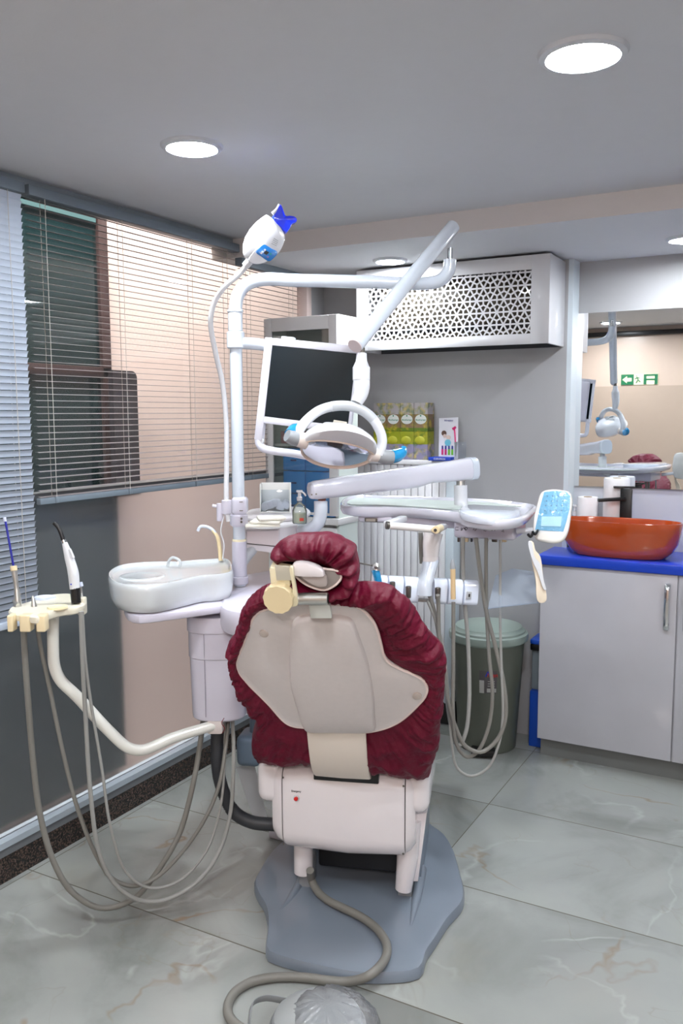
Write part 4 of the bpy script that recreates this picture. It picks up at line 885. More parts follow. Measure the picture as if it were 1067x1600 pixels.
# camera-side face plate
fc=wa+wx*.068+ws*.012+wt*.030
def wpl(x,y,o=0): return PL(370+x/9.7,300+y/9.7,wa+wt*(.0345+o),wt)
fp=[(170,1030),(300,850),(430,640),(530,450),(620,520),(715,640),(720,720),(660,880),(560,1000),(450,1060),(330,1095),(220,1080)]
bm=B(); prism(bm,resample([wpl(x,y,-.004) for x,y in fp],50,True),wt*.009,.003); fpz=link('face_plate',bm,mat('face_plate_grey_white',(206,208,214),.25,coat=.4),wh)
bm=B(); prism(bm,resample([wpl(x,y,.0055) for x,y in ((292,915),(330,860),(410,797),(430,800),(520,855),(610,905),(612,935),(560,1000),(500,1048),(475,1048),(380,985))],40,True),wt*.0016,.0004); kp=link('keypad',bm,mat('keypad_blue',(10,104,176),.3,coat=.4),fpz)
bm=B(); prism(bm,[wpl(x,y,.0075) for x,y in ((400,925),(440,888),(490,915),(448,955))],wt*.0006); link('display',bm,BLACK,kp,False)
for x,y,m_ in ((425,878,WHITE),(372,925,WHITE),(510,940,mat('key_teal',(20,130,130),.4)),(470,985,mat('key_purple',(110,90,150),.4))):
    bm=B(); prism(bm,[wpl(x-20,y,.0075),wpl(x,y-20,.0075),wpl(x+20,y,.0075),wpl(x,y+20,.0075)],wt*.0006); link('key',bm,m_,kp,False)
bm=B()
for j in range(4):
    p,q=wpl(560-j*12,700+j*26,.0055),wpl(628-j*8,742+j*24,.0055); tube(bm,[p,q],.0009,6,smooth=False)
link('vent',bm,GREY,fpz)
mth_=[(540,395),(590,290),(625,220),(655,195),(680,240),(700,300),(730,365),(810,368),(880,385),(908,420),(895,465),(835,490),(800,560),(738,625),(650,545),(560,455)]
bm=B(); P1=resample([wpl(x,y,-.02) for x,y in mth_],60,True); mc=sum(P1,V())/60
loft(bm,[[p+wt*-.03 for p in [mc+(p-mc)*.82 for p in P1]],[p+wt*-.022 for p in P1],[p+wt*.006 for p in P1],[mc+(p-mc)*.93+wt*.012 for p in P1],[mc+(p-mc)*.5+wt*.008 for p in P1],[mc+(p-mc)*.05+wt*.006 for p in P1]]); mp_=link('mouthpiece',bm,mat('royal_blue_silicone',(6,44,226),.35,coat=.3),wh,ang=50)
bm=B(); tube(bm,[wpl(x,y,-.012) for x,y in ((540,330),(600,270),(640,190))],[.006,.004,.003],10,10); link('mouthpiece_edge',bm,WHITE,mp_)
# ------------------------------------------------------------------ platform + canister + cuspidor
bm=B()
def dz(x,y,z): return Z(x,y,z)
zp=PZ(377,914)-.004
pl=[Z(x,y,zp) for x,y in ((352,950),(345,925),(352,908),(375,898),(420,890),(460,882),(520,880),(540,900),(520,935),(440,950),(400,956))]
prism(bm,resample(pl,70,True),(0,0,-.085),.02); link('platform',bm,LAV,unit)
cc_=D(336,1030,2.74); cx_,cy_=cc_.x,cc_.y
def CZ(y): r=ray(336,y); k=(cx_*r.x+cy_*r.y)/(r.x**2+r.y**2); return CAM.z+r.z*k
def sq(cx,cy,sx,sy,z,p=3,n=48): return [V((cx,cy,z))+crt*math.copysign(abs(math.cos(t))**(2/p),math.cos(t))*sx+cdv*math.copysign(abs(math.sin(t))**(2/p),math.sin(t))*sy for t in [2*PI*k/n for k in range(n)]]
def canr(sx,z): return sq(cx_+crt.x*.012,cy_+crt.y*.012,sx,sx*.8,z,2.6)
z0,z1,z2,z3=CZ(1118),CZ(1022),CZ(982),CZ(958)
bm=B(); loft(bm,[canr(.075,z0),canr(.083,z0+.006),canr(.085,z0+.014),canr(.0895,z1-.001)]); can=link('canister',bm,LAV,unit)
bm=B(); loft(bm,[canr(.0905,z1),canr(.0925,z1+.002),canr(.0925,z2)]); link('canister_band',bm,LAV,can)
bm=B(); loft(bm,[canr(.094,z2),canr(.096,z2+.002),canr(.096,z3-.01),canr(.092,z3),canr(.05,z3+.003)]); link('canister_lid',bm,LAV,can)
bm=B(); p=V((cx_,cy_,0))+cdv*.0705-crt*.022; tube(bm,[p+UZ*(z0+.02),p+UZ*(z1),p+cdv*.004+UZ*(z2)],.0012,6,smooth=False); link('canister_seam',bm,mat('seam_grey',(150,146,160),.6),can)
bm=B(); tube(bm,[V((cx_,cy_,z3-.02)),V((cx_,cy_,zp-.05))+V((.0,.03,0)),V((PX+.03,PY+.02,zp-.05))],.05,20,12); link('canister_neck',bm,LAV,unit)
# pedestal hidden behind the chair, and link to the chair
bm=B(); box(bm,V((-1.60,2.62,.46)),(.13,.16,.90),None,.03,3); link('pedestal',bm,LAV,unit)
bm=B(); box(bm,V((-1.60,2.62,.02)),(.2,.22,.04),None,.01,2); link('pedestal_foot',bm,LAV,unit)
bm=B(); cp_=[D(x,y,d) for x,y,d in ((341,1115,2.76),(339,1180,2.77),(345,1225,2.79),(365,1268,2.80),(392,1284,2.80),(425,1288,2.80),(470,1290,2.85))]
P_=resample(cp_,170); 
tube(bm,P_,.0215,16,smooth=False)
co=link('corrugated_hose',bm,CORR,unit,ang=180)
me=co.data
for i,v in enumerate(me.vertices):
    ri_=i//16
    if ri_<170 and ri_<95 and ri_%2: v.co+=( (V(P_[ri_])-V(co.matrix_parent_inverse.inverted()@V((0,0,0)))) *0)
    if ri_<95 and ri_%2:
        c=P_[ri_]; w=v.co; v.co=c+(w-c)*.86
bm=B(); box(bm,D(337,1133,2.72),(.05,.05,.045),RC,.008); jb=link('valve_block',bm,mat('stained_white_valve',(210,200,196),.5),unit)
bm=B(); tube(bm,[D(350,1122,2.68),D(346,1130,2.67),D(351,1138,2.67),D(347,1146,2.68)],.0012,6,12); link('red_wire',bm,mat('dark_red_wire',(110,20,30),.5),jb)
# cuspidor
cus=thing('cuspidor',D(260,900,2.68),'white ceramic spittoon bowl with small water spouts beside the pole','spittoon')
ce0=Z(232,890,1.058); ce1=D(320,885,2.74); ce1=Z(322,886,1.058)
zr=1.058
o1=[(168,900),(172,890),(190,882),(220,878),(262,877),(280,877),(300,875),(330,873),(352,872),(361,876),(364,885),(362,893),(345,897),(318,899),(290,905),(262,911),(235,915),(205,915),(180,910)]
OP=resample([Z(x,y,zr) for x,y in o1],80,True); oc=sum(OP,V())/80
ring0=lambda s,z,dx=0: [V((oc.x+(p.x-oc.x)*s,oc.y+(p.y-oc.y)*s,z)) for p in OP]
bm=B(); loft(bm,[ring0(.88,zr-.088),ring0(.955,zr-.082),ring0(.985,zr-.060),ring0(1,zr-.02),ring0(.995,zr-.006),ring0(.975,zr),ring0(.955,zr-.001),ring0(.94,zr-.008),ring0(.90,zr-.012),ring0(.5,zr-.013),ring0(.05,zr-.013)]); link('bowl_body',bm,mat('white_ceramic',(206,211,213),.1,coat=.8),cus,ang=60)
bc_=Z(222,894,zr); 
bm=B(); lathe(bm,(bc_.x,bc_.y,zr-.016),(0,0,1),[(.002,.0035),(.03,.0035),(.055,.0045),(.066,.0065),(.069,.0060),(.071,.003)],40,caps=False); link('basin_dish',bm,MATS['white_ceramic'],cus)
bm=B(); lb=[Z(x,y,zr-.088) for x,y in ((200,935),(240,925),(300,912),(352,908),(353,944),(330,948),(262,957),(215,962),(200,958))]
prism(bm,resample(lb,50,True),(0,0,-.026),.008); link('under_bracket',bm,LAV,cus)
bm=B(); a=Z(262,885,zr-.01); b=Z(281,887,zr-.01); tube(bm,[a,a+UZ*.018+(b-a)*.1,a+UZ*.032+(b-a)*.45,b+UZ*.022,b+UZ*.004],.0048,12,24); link('bowl_rinse_spout',bm,MATS['white_ceramic'],cus)
ft=Z(345,877,zr-.006)
k2=[D(x,y,(ft-CAM).dot(FW)) for x,y in ((345,876),(343,855),(340,840),(332,828),(322,823),(313,823),(309,830))]
bm=B(); tube(bm,k2[:4],[.0075,.007,.006],14,20); s_=link('cup_filler',bm,mat('yellowed_filler',(232,212,168),.35,coat=.3),cus)
bm=B(); tube(bm,k2[2:],[.0062,.0058,.0055],14,24); link('filler_spout',bm,BLUW,s_)
bm=B(); tube(bm,[D(348,874,2.74),D(350,850,2.74),D(345,830,2.74),D(352,800,2.74),D(354,792,2.74)],.0022,8,20); link('thin_water_line',bm,WHITE,cus)
# ------------------------------------------------------------------ side shelf on the pole
sh_=thing('side_shelf',D(430,820,2.98),'small white round-cornered shelf with a drawer, behind the pole','shelf')
zs=PZ(400,800)-.005
ZS=Z(430,806,1.0)
zs=1.178
sp_=[Z(x,y,zs) for x,y in ((384,808),(384,801),(395,795),(430,792),(470,792),(484,797),(480,804),(460,808),(430,811),(400,811))]
bm=B(); prism(bm,resample(sp_,50,True),(0,0,-.012),.004); link('shelf_top',bm,mat('shelf_grey_white',(216,212,214),.35),sh_)
fl=D(384,812,2.92); frr=D(472,812,3.0)
bm=B()
a=[D(x,y,d) for x,y,d in ((383,812,2.9),(437,815,2.93),(471,811,3.02),(471,805,3.12),(383,806,3.1))]
a=[V((p.x,p.y,zs-.014)) for p in a]; lo=[p-UZ*.085 for p in a]; loft(bm,[a,[p-UZ*.088 if i not in(0,4) else p-UZ*.066 for i,p in enumerate(a)]]); bxo=link('drawer_housing',bm,MATS['shelf_grey_white'],sh_,False)
bm=B(); n_=(a[1]-a[0]).normalized(); nn=V((n_.y,-n_.x,0)); q=[a[0]+nn*.002-UZ*.006+n_*.004,a[1]+nn*.002-UZ*.006-n_*.005,a[1]+nn*.002-UZ*.060-n_*.005,a[0]+nn*.002-UZ*.045+n_*.004]
prism(bm,q,nn*.003,.001); link('drawer_front',bm,mat('drawer_pinkish_white',(212,202,202),.35),bxo)
bm=B(); tube(bm,[q[3]-UZ*.002+nn*.003,q[2]-UZ*.002+nn*.003],.0012,6,smooth=False); link('drawer_gap',bm,STEEL,bxo)
bm=B(); tube(bm,[V((PX,PY,zs-.13)),D(392,860,2.93),D(405,845,2.98),D(425,838,3.02)],.020,14,20); link('shelf_arm',bm,GREYL,sh_)
# things on the shelf
gz=zs
def SZ(x,y): return Z(x,y,gz)
p=SZ(430,801)
t=thing('glove_box',(p.x,p.y,gz),'open clear-fronted dispenser of white paper on the side shelf','dispenser')
d0=V((p.x,p.y,gz))+cdv*-.03
bm=B(); w=.056
for s in (-1,1): box(bm,d0+crt*s*w+UZ*.055,(.003,.07,.110),RC,.001)
box(bm,d0-cdv*.034+UZ*.055,(w*2,.003,.11),RC,.001); box(bm,d0+UZ*.002,(w*2,.07,.003),RC,.001); link('casing',bm,mat('dispenser_white',(226,226,222),.35),t)
bm=B(); box(bm,d0+cdv*.030+UZ*.045,(w*1.9,.002,.085),RC,.0005); link('clear_front',bm,CLEAR,t)
bm=B(); 
for k in range(5): box(bm,d0+crt*(-.04+.02*k)+UZ*(.022+.006*(k%3)),(.034,.05,.03),RC@Matrix.Rotation(.3*(k-2),3,'Y'),.008)
link('paper_wad',bm,PAP,t)
NAPK=mat('ivory_napkins',(236,234,222),.8,bump=.15,bscale=60)
for k in range(3):
    p=D(410-0+k*3,799-k*3.4,2.87); p=V((p.x,p.y,gz+.0055+k*.0115)); 
    bm=B(); box(bm,p+crt*(.008*k),(.115-.012*k,.075,.0105),RC@Matrix.Rotation([.1,-.12,.2][k],3,'Z'),.004,3)
    tag(link('napkin_stack',bm,NAPK),['bottom','middle','top'][k]+' folded ivory napkin of the pile on the side shelf','napkin','napkins on the side shelf')
p=D(468,797,2.95); p=V((p.x,p.y,gz))
t=thing('pump_dispenser',p,'small clear pump bottle with a white head, right end of the side shelf','bottle')
bm=B(); lathe(bm,p,(0,0,1),[(.023,0),(.025,.004),(.025,.045),(.018,.062),(.008,.070),(.008,.078)],24); link('body',bm,glassy('bottle_clear',(240,244,240),.85,.05,gl=.12),t)
bm=B(); lathe(bm,p,(0,0,1),[(.021,.003),(.022,.035),(.001,.036)],20); link('liquid',bm,mat('pale_green_liquid',(206,212,190),.2),t)
bm=B(); lathe(bm,p+UZ*.078,(0,0,1),[(.009,0),(.010,.012),(.006,.014),(.006,.028),(.011,.029),(.011,.036)],16); tube(bm,[p+UZ*.108,p+UZ*.106+crt*.012,p+UZ*.094+crt*.022],.003,8,8); link('pump_head',bm,WHITE,t)
bm=B(); box(bm,p+cdv*.0255+crt*.008+UZ*.016,(.014,.001,.010),RC); link('red_label',bm,mat('red_label_print',(206,70,50),.5),t,False)
# ------------------------------------------------------------------ assistant arm on the left
asst=thing('assistant_holder',D(75,950,2.46),'cream instrument holder on a cranked white arm, far left','instrument holder')
ar_=[(345,1130,2.72),(325,1136,2.70),(270,1153,2.64),(222,1172,2.58),(200,1168,2.56),(170,1142,2.54),(120,1088,2.50),(94,1062,2.48),(85,1040,2.47),(83,1010,2.465),(83,975,2.46),(84,950,2.46)]
bm=B(); tube(bm,[D(*q) for q in ar_],.0165,20,100); link('arm',bm,mat('ivory_white_tube',(226,226,218),.3,coat=.4),asst)
HO=D(75,955,2.44); zh=HO.z+.018
top=[(18,948),(14,956),(30,960),(45,962),(58,963),(68,960),(80,955),(100,950),(118,948),(131,944),(134,936),(124,930),(104,927),(80,929),(60,934),(45,940),(30,944)]
TP=resample([Z(x,y,zh) for x,y in top],70,True); tcn=sum(TP,V())/70
hr_=lambda s,z: [V((tcn.x+(p.x-tcn.x)*s,tcn.y+(p.y-tcn.y)*s,z)) for p in TP]
bm=B(); loft(bm,[hr_(.90,zh-.024),hr_(.98,zh-.020),hr_(1,zh-.012),hr_(1,zh-.004),hr_(.97,zh),hr_(.5,zh),hr_(.05,zh)]); link('tray_plate',bm,mat('cream_holder',(232,226,206),.35,coat=.3),asst)
CH=MATS['cream_holder']
for x0_,x1_ in ((14,23),(33,50),(59,73)):
    a=Z(x0_,960,zh); b=Z(x1_,960,zh); c_=(a+b)/2; bm=B(); box(bm,V((c_.x,c_.y,zh-.022)),((b-a).length,.034,.046),Matrix.Rotation(math.atan2((b-a).y,(b-a).x),3,'Z'),.004,3); link('clip_block',bm,mat('aged_cream_clip',(234,216,176),.35,coat=.3),asst)
for (x,y,rx_,m_,nm) in ((70,935,.030,mat('blue_white_rim_dish',(214,222,240),.3),'back_dish'),(90,950,.027,mat('pale_yellow_dish',(236,222,180),.3),'front_dish')):
    p=Z(x,y,zh); bm=B(); lathe(bm,(p.x,p.y,zh),(0,0,1),[(.002,.001),(rx_*.8,.0015),(rx_*.93,.004),(rx_,.005),(rx_*1.03,.002),(rx_*1.03,-.001)],36,caps=False); link(nm,bm,m_,asst)
bm=B(); p=Z(128,940,zh); box(bm,V((p.x,p.y,zh-.012)),(.022,.03,.05),RC,.005,3); link('end_clip',bm,CH,asst)
bm=B(); p=Z(44,935,zh); 
# saliva ejector with blue straw
d_=2.42
t=thing('saliva_ejector',D(33,950,d_),'long blue straw saliva ejector in a steel tube, far left holder','suction tip')
bm=B(); tube(bm,[D(8,812,d_),D(21,884,d_)],.0032,10,smooth=False); link('blue_straw',bm,mat('navy_straw',(16,24,140),.3,coat=.3),t)
bm=B(); tube(bm,[D(7,808,d_),D(8,815,d_)],.0045,10,smooth=False); link('straw_tip',bm,mat('frosted_tip',(200,206,230),.3),t)
bm=B(); cyl(bm,D(21,884,d_),D(22,892,d_),.0095,16); link('cream_sleeve',bm,mat('aged_cream_clip',(0,0,0)),t)
bm=B(); tube(bm,[D(22,892,d_),D(25,912,d_),D(27,932,d_),D(28,970,d_)],[.0085,.0065,.011,.0075],16,20); tube(bm,[D(22,938,d_),D(28,945,d_-.01)],.006,10,smooth=False); link('steel_tube',bm,SILV,t)
t=thing('suction_handle',D(52,950,d_),'short steel suction handle clipped beside the blue straw holder','suction handle')
bm=B(); tube(bm,[D(51,931,d_),D(53,946,d_),D(53,956,d_),D(55,976,d_)],[.0025,.008,.0095,.0065],16,20); cyl(bm,D(54,950,d_),D(54,954,d_),.011,16); link('body',bm,SILV,t)
# curing light
d_=2.45
t=thing('curing_light',D(121,935,d_),'white curing light handpiece with a curved black tip','curing light')
bm=B(); tube(bm,[D(111,872,d_),D(118,898,d_),D(121,920,d_)][::1],[.012,.0148,.0155],18,20,flat=1.0) if False else tube(bm,[D(101,848,d_),D(107,868,d_),D(114,893,d_),D(117,920,d_)],[.008,.013,.0155,.0145],20,30); link('grip',bm,WHITE,t)
bm=B(); tube(bm,[D(117,919,d_),D(119,942,d_)],[.0145,.0135],20,smooth=False); link('black_base',bm,BLACK,t)
bm=B(); tube(bm,[D(99,844,d_),D(101,849,d_)],.008,16,smooth=False); link('collar_ring',bm,CHROME,t)
bm=B(); tube(bm,[D(99,844,d_),D(94,830,d_),D(90,823,d_),D(84,817,d_)],[.0062,.006,.0058,.0055],14,20); link('light_tip',bm,BLACK,t)
bm=B(); tube(bm,[D(109,858,d_-.012),D(115,872,d_-.012)],.004,10,smooth=False); link('trigger',bm,WHITE,t)
bm=B(); lathe(bm,D(111,913,d_-.0155),-FW,[(.0022,0),(.002,.001)],10); link('blue_dot',bm,mat('small_blue_mark',(20,60,200),.4),t)
t=thing('air_syringe_clip',D(126,915,2.47),'small steel syringe clipped behind the curing light','syringe')
bm=B(); tube(bm,[D(125,913,2.49),D(127,930,2.49),D(128,940,2.48)],.0045,10,8); link('shaft',bm,SILV,t)
bm=B(); cyl(bm,D(124,910,2.49),D(126,917,2.49),.0085,16); link('head',bm,mat('blue_white_cap',(206,214,236),.3),t)
# hoses on the left : pixels in a 2.425x crop at 0,980
def left_hose(pts,r,m,label,d0=2.43,d1=2.78):
    P=[]; n=len(pts)
    for i,(x,y) in enumerate(pts):
        d=d0+(d1-d0)*i/(n-1); q=D(x/2.425,980+y/2.425,d)
        if q.z<r+.002: q=Z(x/2.425,980+y/2.425,r+.002)
        P.append(q)
    bm=B(); tube(bm,P,r,12,110); return tag(link('instrument_hose',bm,m),label,'hose','looping hoses of the left instrument holder')
left_hose([(88,-30),(95,120),(108,300),(122,470),(150,700),(200,880),(270,1000),(370,1062),(450,1055),(520,1018),(600,920),(680,780),(730,600),(760,430),(772,330)],.0088,HOSE,'thickest grey hose from the blue straw holder, lowest loop over the floor')
left_hose([(138,-20),(155,80),(190,240),(240,480),(295,690),(370,875),(430,955),(510,980),(590,950),(700,840),(790,700),(832,590),(855,450),(868,330)],.0062,HOSE,'grey brown hose from the short steel suction handle')
left_hose([(306,-60),(314,150),(322,300),(345,650),(375,850),(430,965),(520,1032),(620,1035),(740,970),(820,870),(870,720),(885,500),(880,330)],.0065,HOSEL,'pale grey hose from the curing light, straight drop then wide loop')
left_hose([(312,-60),(324,130),(345,290),(385,530),(420,760),(480,930),(570,988),(680,960),(780,850),(835,680),(850,520),(852,330)],.0045,HOSEL,'thinnest pale grey hose from the syringe beside the curing light')
# ------------------------------------------------------------------ instrument table
tb=thing('instrument_table',Z(620,790,1.235),'long white instrument tray table on a spring arm, right of the chair','instrument table')
zt_=1.235
O_=Z(545,791,zt_); X_=(Z(700,797,zt_)-O_).normalized(); Y_=V((-X_.y,X_.x,0))
def T(x,y,z): return O_+X_*x+Y_*y+UZ*(z)
def tu(x,y,z=zt_): p=Z(x,y,z)-O_; return p.dot(X_),p.dot(Y_)
out=[(532,786),(535,790),(560,792),(620,793),(680,797),(717,801),(740,808),(770,812),(800,811),(822,805),(834,796),(835,788),(800,783),(760,779.5),(700,777),(660,775.5),(600,774),(560,773),(542,776),(534,781)]
TO=resample([Z(x,y,zt_) for x,y in out],110,True); tc_=sum(TO,V())/110
def tr(s,z):
    r=[]
    for p in TO:
        d=p-tc_; L=d.length; r.append(V((tc_.x,tc_.y,0))+V((d.x,d.y,0))*((L-s)/L)+UZ*z)
    return r
TW=mat('table_white',(212,212,222),.2,coat=.6)
bm=B(); loft(bm,[tr(.03,zt_-.036),tr(.008,zt_-.030),tr(.0,zt_-.016),tr(0,zt_-.004),tr(.004,zt_),tr(.012,zt_),tr(.018,zt_-.010),tr(.03,zt_-.014),tr(.1,zt_-.014)],capB=True); tray=link('tray',bm,TW,tb,ang=60)
bm=B(); mt=[Z(x,y,zt_-.0135) for x,y in ((548,789),(600,790),(660,793),(712,797),(730,790),(820,792),(815,788),(760,784),(660,779),(560,777))]; prism(bm,resample(mt,60,True),(0,0,.003),.001); link('tray_mat',bm,mat('pale_green_grey_mat',(188,198,192),.5),tray)
# half-round pad on the front
pd=[Z(x,y,zt_+.008) for x,y in ((720,792),(717,796),(724,801),(745,806),(770,808),(795,805),(808,799),(812,794),(800,792),(760,789),(735,788))]
bm=B(); prism(bm,resample(pd,60,True),(0,0,-.026),.007); link('raised_pad',bm,mat('pad_cool_white',(222,230,242),.15,coat=.8),tb)
# body underneath
def under(px0,px1,ytop,ybot,vo,vd_,name,m=LAV,bev=.012):
    f0_=tu(px0,ytop)[0]; 
    pf=O_+Y_*vo
    a=PL(px0,ybot,pf,Y_); b=PL(px1,ybot,pf,Y_); tz=zt_-.03
    ua,ub=(a-O_).dot(X_),(b-O_).dot(X_); zb_=(a.z+b.z)/2
    bm=B(); p=T((ua+ub)/2,vo+vd_/2,0); box(bm,V((p.x,p.y,(zb_+tz)/2)),(ub-ua,vd_,tz-zb_),rot3(X_,Y_,UZ),bev,3); return link(name,bm,m,tb),ua,ub,zb_
lb_,ua,ub,_=under(558,612,800,817,.02,.2,'left_housing')
mb,_,_,_=under(600,720,800,824,.04,.2,'middle_housing')
rb,ra,rbb,rz=under(708,805,815,843,-.02,.2,'right_housing')
pf=O_+Y_*(.019)
bm=B(); c=PL(579.5,812.5,pf,Y_); box(bm,c,(.046,.004,.014),rot3(X_,Y_,UZ),.001); pl_=link('maker_plate',bm,STEEL,lb_)
bm=B(); box(bm,c-Y_*.002,(.034,.002,.009),rot3(X_,Y_,UZ)); link('plate_face',bm,SILV,pl_,False)
# printed button icons
pf=O_+Y_*(-.0205)
INK=mat('icon_ink',(60,60,70),.5)
def icon(x,y,kind):
    c=PL(x,y,pf,Y_); s=.0048; bm=B()
    def st(l): tube(bm,[c+X_*a*s+UZ*b*s for a,b in l],.0011,5,smooth=False)
    if kind==0: st([(1,1),(-1,1),(-1,-1),(1,-1)])
    elif kind==1: st([(-1.6,-1),(-1.6,1)]); st([(-1,-.8),(-.6,.6),(.4,1),(1.2,.3),(1.4,-.8)])
    elif kind==2: st([(-1.2,-.6),(-.6,.6),(.3,.9),(1.1,-.2)]); st([(-.2,-.9),(.7,-.6)])
    elif kind==3: st([(-1,-.8),(-.8,.7),(.6,.8),(.9,-.8)])
    else: st([(-1,.8),(.8,.9),(-.6,-.6),(1.1,-.8)]); st([(.2,.2),(1,.2)])
    link('button_icon',bm,INK,rb)
for x,y,k in ((714,826,0),(724,827,1),(728,826,2),(742,827,2),(757,828,4),(771,828,3),(785,829,4)): icon(x,y,k)
# handle bar
bm=B(); h0,h1=D(607,821,2.60),D(688,828,2.64); tube(bm,[h0,h1],.0115,16,smooth=False,flat=1.0); link('handle_bar',bm,mat('handle_ivory',(232,230,226),.3,coat=.4),tb)
bm=B(); box(bm,D(618,815,2.68),(.028,.16,.02),rot3(X_,Y_,UZ),.005); box(bm,D(686,826,2.70),(.022,.12,.018),rot3(X_,Y_,UZ),.005); link('handle_bracket',bm,WHITE,tb)
bm=B(); e=(h0-h1).normalized(); cyl(bm,h0-e*.002,h0+e*.008,.0125,20); link('handle_knob',bm,STEEL,tb)
bm=B(); q=D(677,828,2.625); cyl(bm,q,q-FW*.02+RT*.0,.008,16); cyl(bm,D(688,825,2.66),D(681,828,2.60),.012,18); link('yellow_end',bm,YELL,tb)
bm=B(); cyl(bm,D(680,828.5,2.599),D(680,828.5,2.596),.005,14); link('end_hole',bm,BLACK,tb)
# spring arm
s0_,s1_=D(484,767,2.84),D(742,731,3.12)
ax=(s1_-s0_).normalized(); un=UZ-ax*ax.z; un.normalize(); sd=ax.cross(un)
def sec(t,h,w,dz=0,n=28,p=3): c=s0_.lerp(s1_,t)+UZ*dz; return [c+un*math.copysign(abs(math.sin(a))**(2/p),math.sin(a))*h+sd*math.copysign(abs(math.cos(a))**(2/p),math.cos(a))*w for a in [2*PI*k/n for k in range(n)]]
bm=B(); loft(bm,[sec(0,.020,.022),sec(.006,.027,.028),sec(.03,.031,.031),sec(.2,.034,.032),sec(.45,.037,.033,-.001),sec(.62,.038,.033,-.002),sec(.70,.034,.033,.003),sec(.80,.036,.033),sec(.955,.0395,.033)]); arm_=link('spring_arm',bm,TW,tb)
bm=B(); loft(bm,[sec(.956,.041,.035),sec(.99,.042,.036,-.001),sec(1.0,.039,.032,-.001)]); link('arm_end_cap',bm,BLUW,arm_)
for x,y in ((487,770),(494,769)): 
    bm=B(); p=D(x,y+3,2.81); lathe(bm,p,-FW,[(.003,0),(.002,.002)],8); link('arm_screw',bm,STEEL,arm_)
bm=B(); tube(bm,[D(720,748,3.1),D(720,765,3.1)],.016,16,smooth=False); link('post_pin',bm,SILV,tb)
bm=B(); tube(bm,[D(719.5,758,3.1),D(720,790,3.1),D(720,805,3.05)],.024,20,8); link('table_post',bm,WHITE,tb)
bm=B(); tube(bm,[D(503,777,2.87),D(503,783,2.87)],.013,14,smooth=False); link('elbow_pin',bm,mat('rusty_pin',(120,70,60),.5),tb)
bm=B(); tube(bm,[D(501,783,2.88),D(501,800,2.88),D(497.5,816,2.89),D(486,826,2.93),D(468,829,3.03),D(450,829,3.06)],.0225,22,50); link('elbow_tube',bm,BLUW,tb)
# holder bar under the table
hb0,hb1=D(580,918,2.70),D(745,926,2.76); hx=(hb1-hb0).normalized(); hy=V((-hx.y,hx.x,0)).normalized(); hz=hx.cross(hy)
RH=rot3(hx,hy,hz); Lh=(hb1-hb0).length
bm=B(); tube(bm,[D(677,832,2.74),D(674,850,2.74),D(673,872,2.74)],[.037,.033,.029],24,12,flat=.8); tube(bm,[D(673,870,2.74),D(673,877,2.74)],.031,24,smooth=False,flat=.8); link('drop_post',bm,mat('post_warm_white',(224,218,216),.2,coat=.6),tb)
bm=B(); tube(bm,[D(673,876,2.74),D(669,893,2.72),D(664,912,2.70),D(663,930,2.70)],[.026,.024,.023,.024],20,16,flat=.9); link('lower_post',bm,BLUW,tb)
bm=B(); box(bm,(hb0+hb1)/2-UZ*.034+hy*.01,(Lh,.03,.008),RH,.002); link('bar_base',bm,mat('bar_base_grey',(170,166,160),.4),tb)
HB=mat('holder_cool_white',(224,232,246),.2,coat=.6)
for x0_,x1_ in ((581,603.5),(604.5,628),(629,652),(674,696),(697,720.5),(721.5,745)):
    t0_=(x0_-580)/165; t1_=(x1_-580)/165; c=hb0.lerp(hb1,(t0_+t1_)/2); w=(t1_-t0_)*Lh
    bm=B(); 
    r_=[]
    for s,(hh,ww) in ((-1,(.033,.017)),(-.93,(.038,.022)),(.93,(.038,.022)),(1,(.033,.017))):
        r_.append([c+hx*s*w*.49+hz*math.copysign(abs(math.sin(a))**.6,math.sin(a))*hh*1.05+hy*(math.copysign(abs(math.cos(a))**.7,math.cos(a))*ww+(.006*math.sin(a))) for a in [2*PI*k/24 for k in range(24)]])
    loft(bm,r_); link('holder_block',bm,HB,tb)
fy=-hy*.019
for x,y in ((613,915),(638,922),(684,924)):
    p=PL(x,y,hb0-hy*.026,hy); bm=B(); lathe(bm,p+UZ*.012,(0,0,-1),[(.0085,0),(.0095,.003),(.008,.036)],16); lk=link('empty_socket',bm,STEEL,tb); bm=B(); lathe(bm,p+UZ*.0125,(0,0,-1),[(.0065,0),(.006,.001)],12); link('socket_hole',bm,BLACK,lk)
p=PL(732.5,930,hb0-hy*.024,hy); bm=B(); box(bm,p,(.016,.006,.024),RH,.001); sw=link('switch_plate',bm,GREYL,tb); bm=B(); box(bm,p-hy*.004,(.005,.003,.010),RH,.001); link('switch_slot',bm,BLACK,sw)
# connectors under the table
for k,(x,w,m_) in enumerate(((717,.008,STEEL),(729,.012,mat('tan_connector',(206,186,150),.4)),(737,.006,BLACK),(744,.013,MATS['tan_connector']),(760,.012,MATS['tan_connector']),(773,.018,STEEL),(788,.014,MATS['tan_connector']))):
    q=PL(x,840,O_+Y_*.0,Y_); bm=B(); box(bm,q-UZ*.004,(w,.014,.020),rot3(X_,Y_,UZ),.002); link('hose_connector',bm,m_,tb)
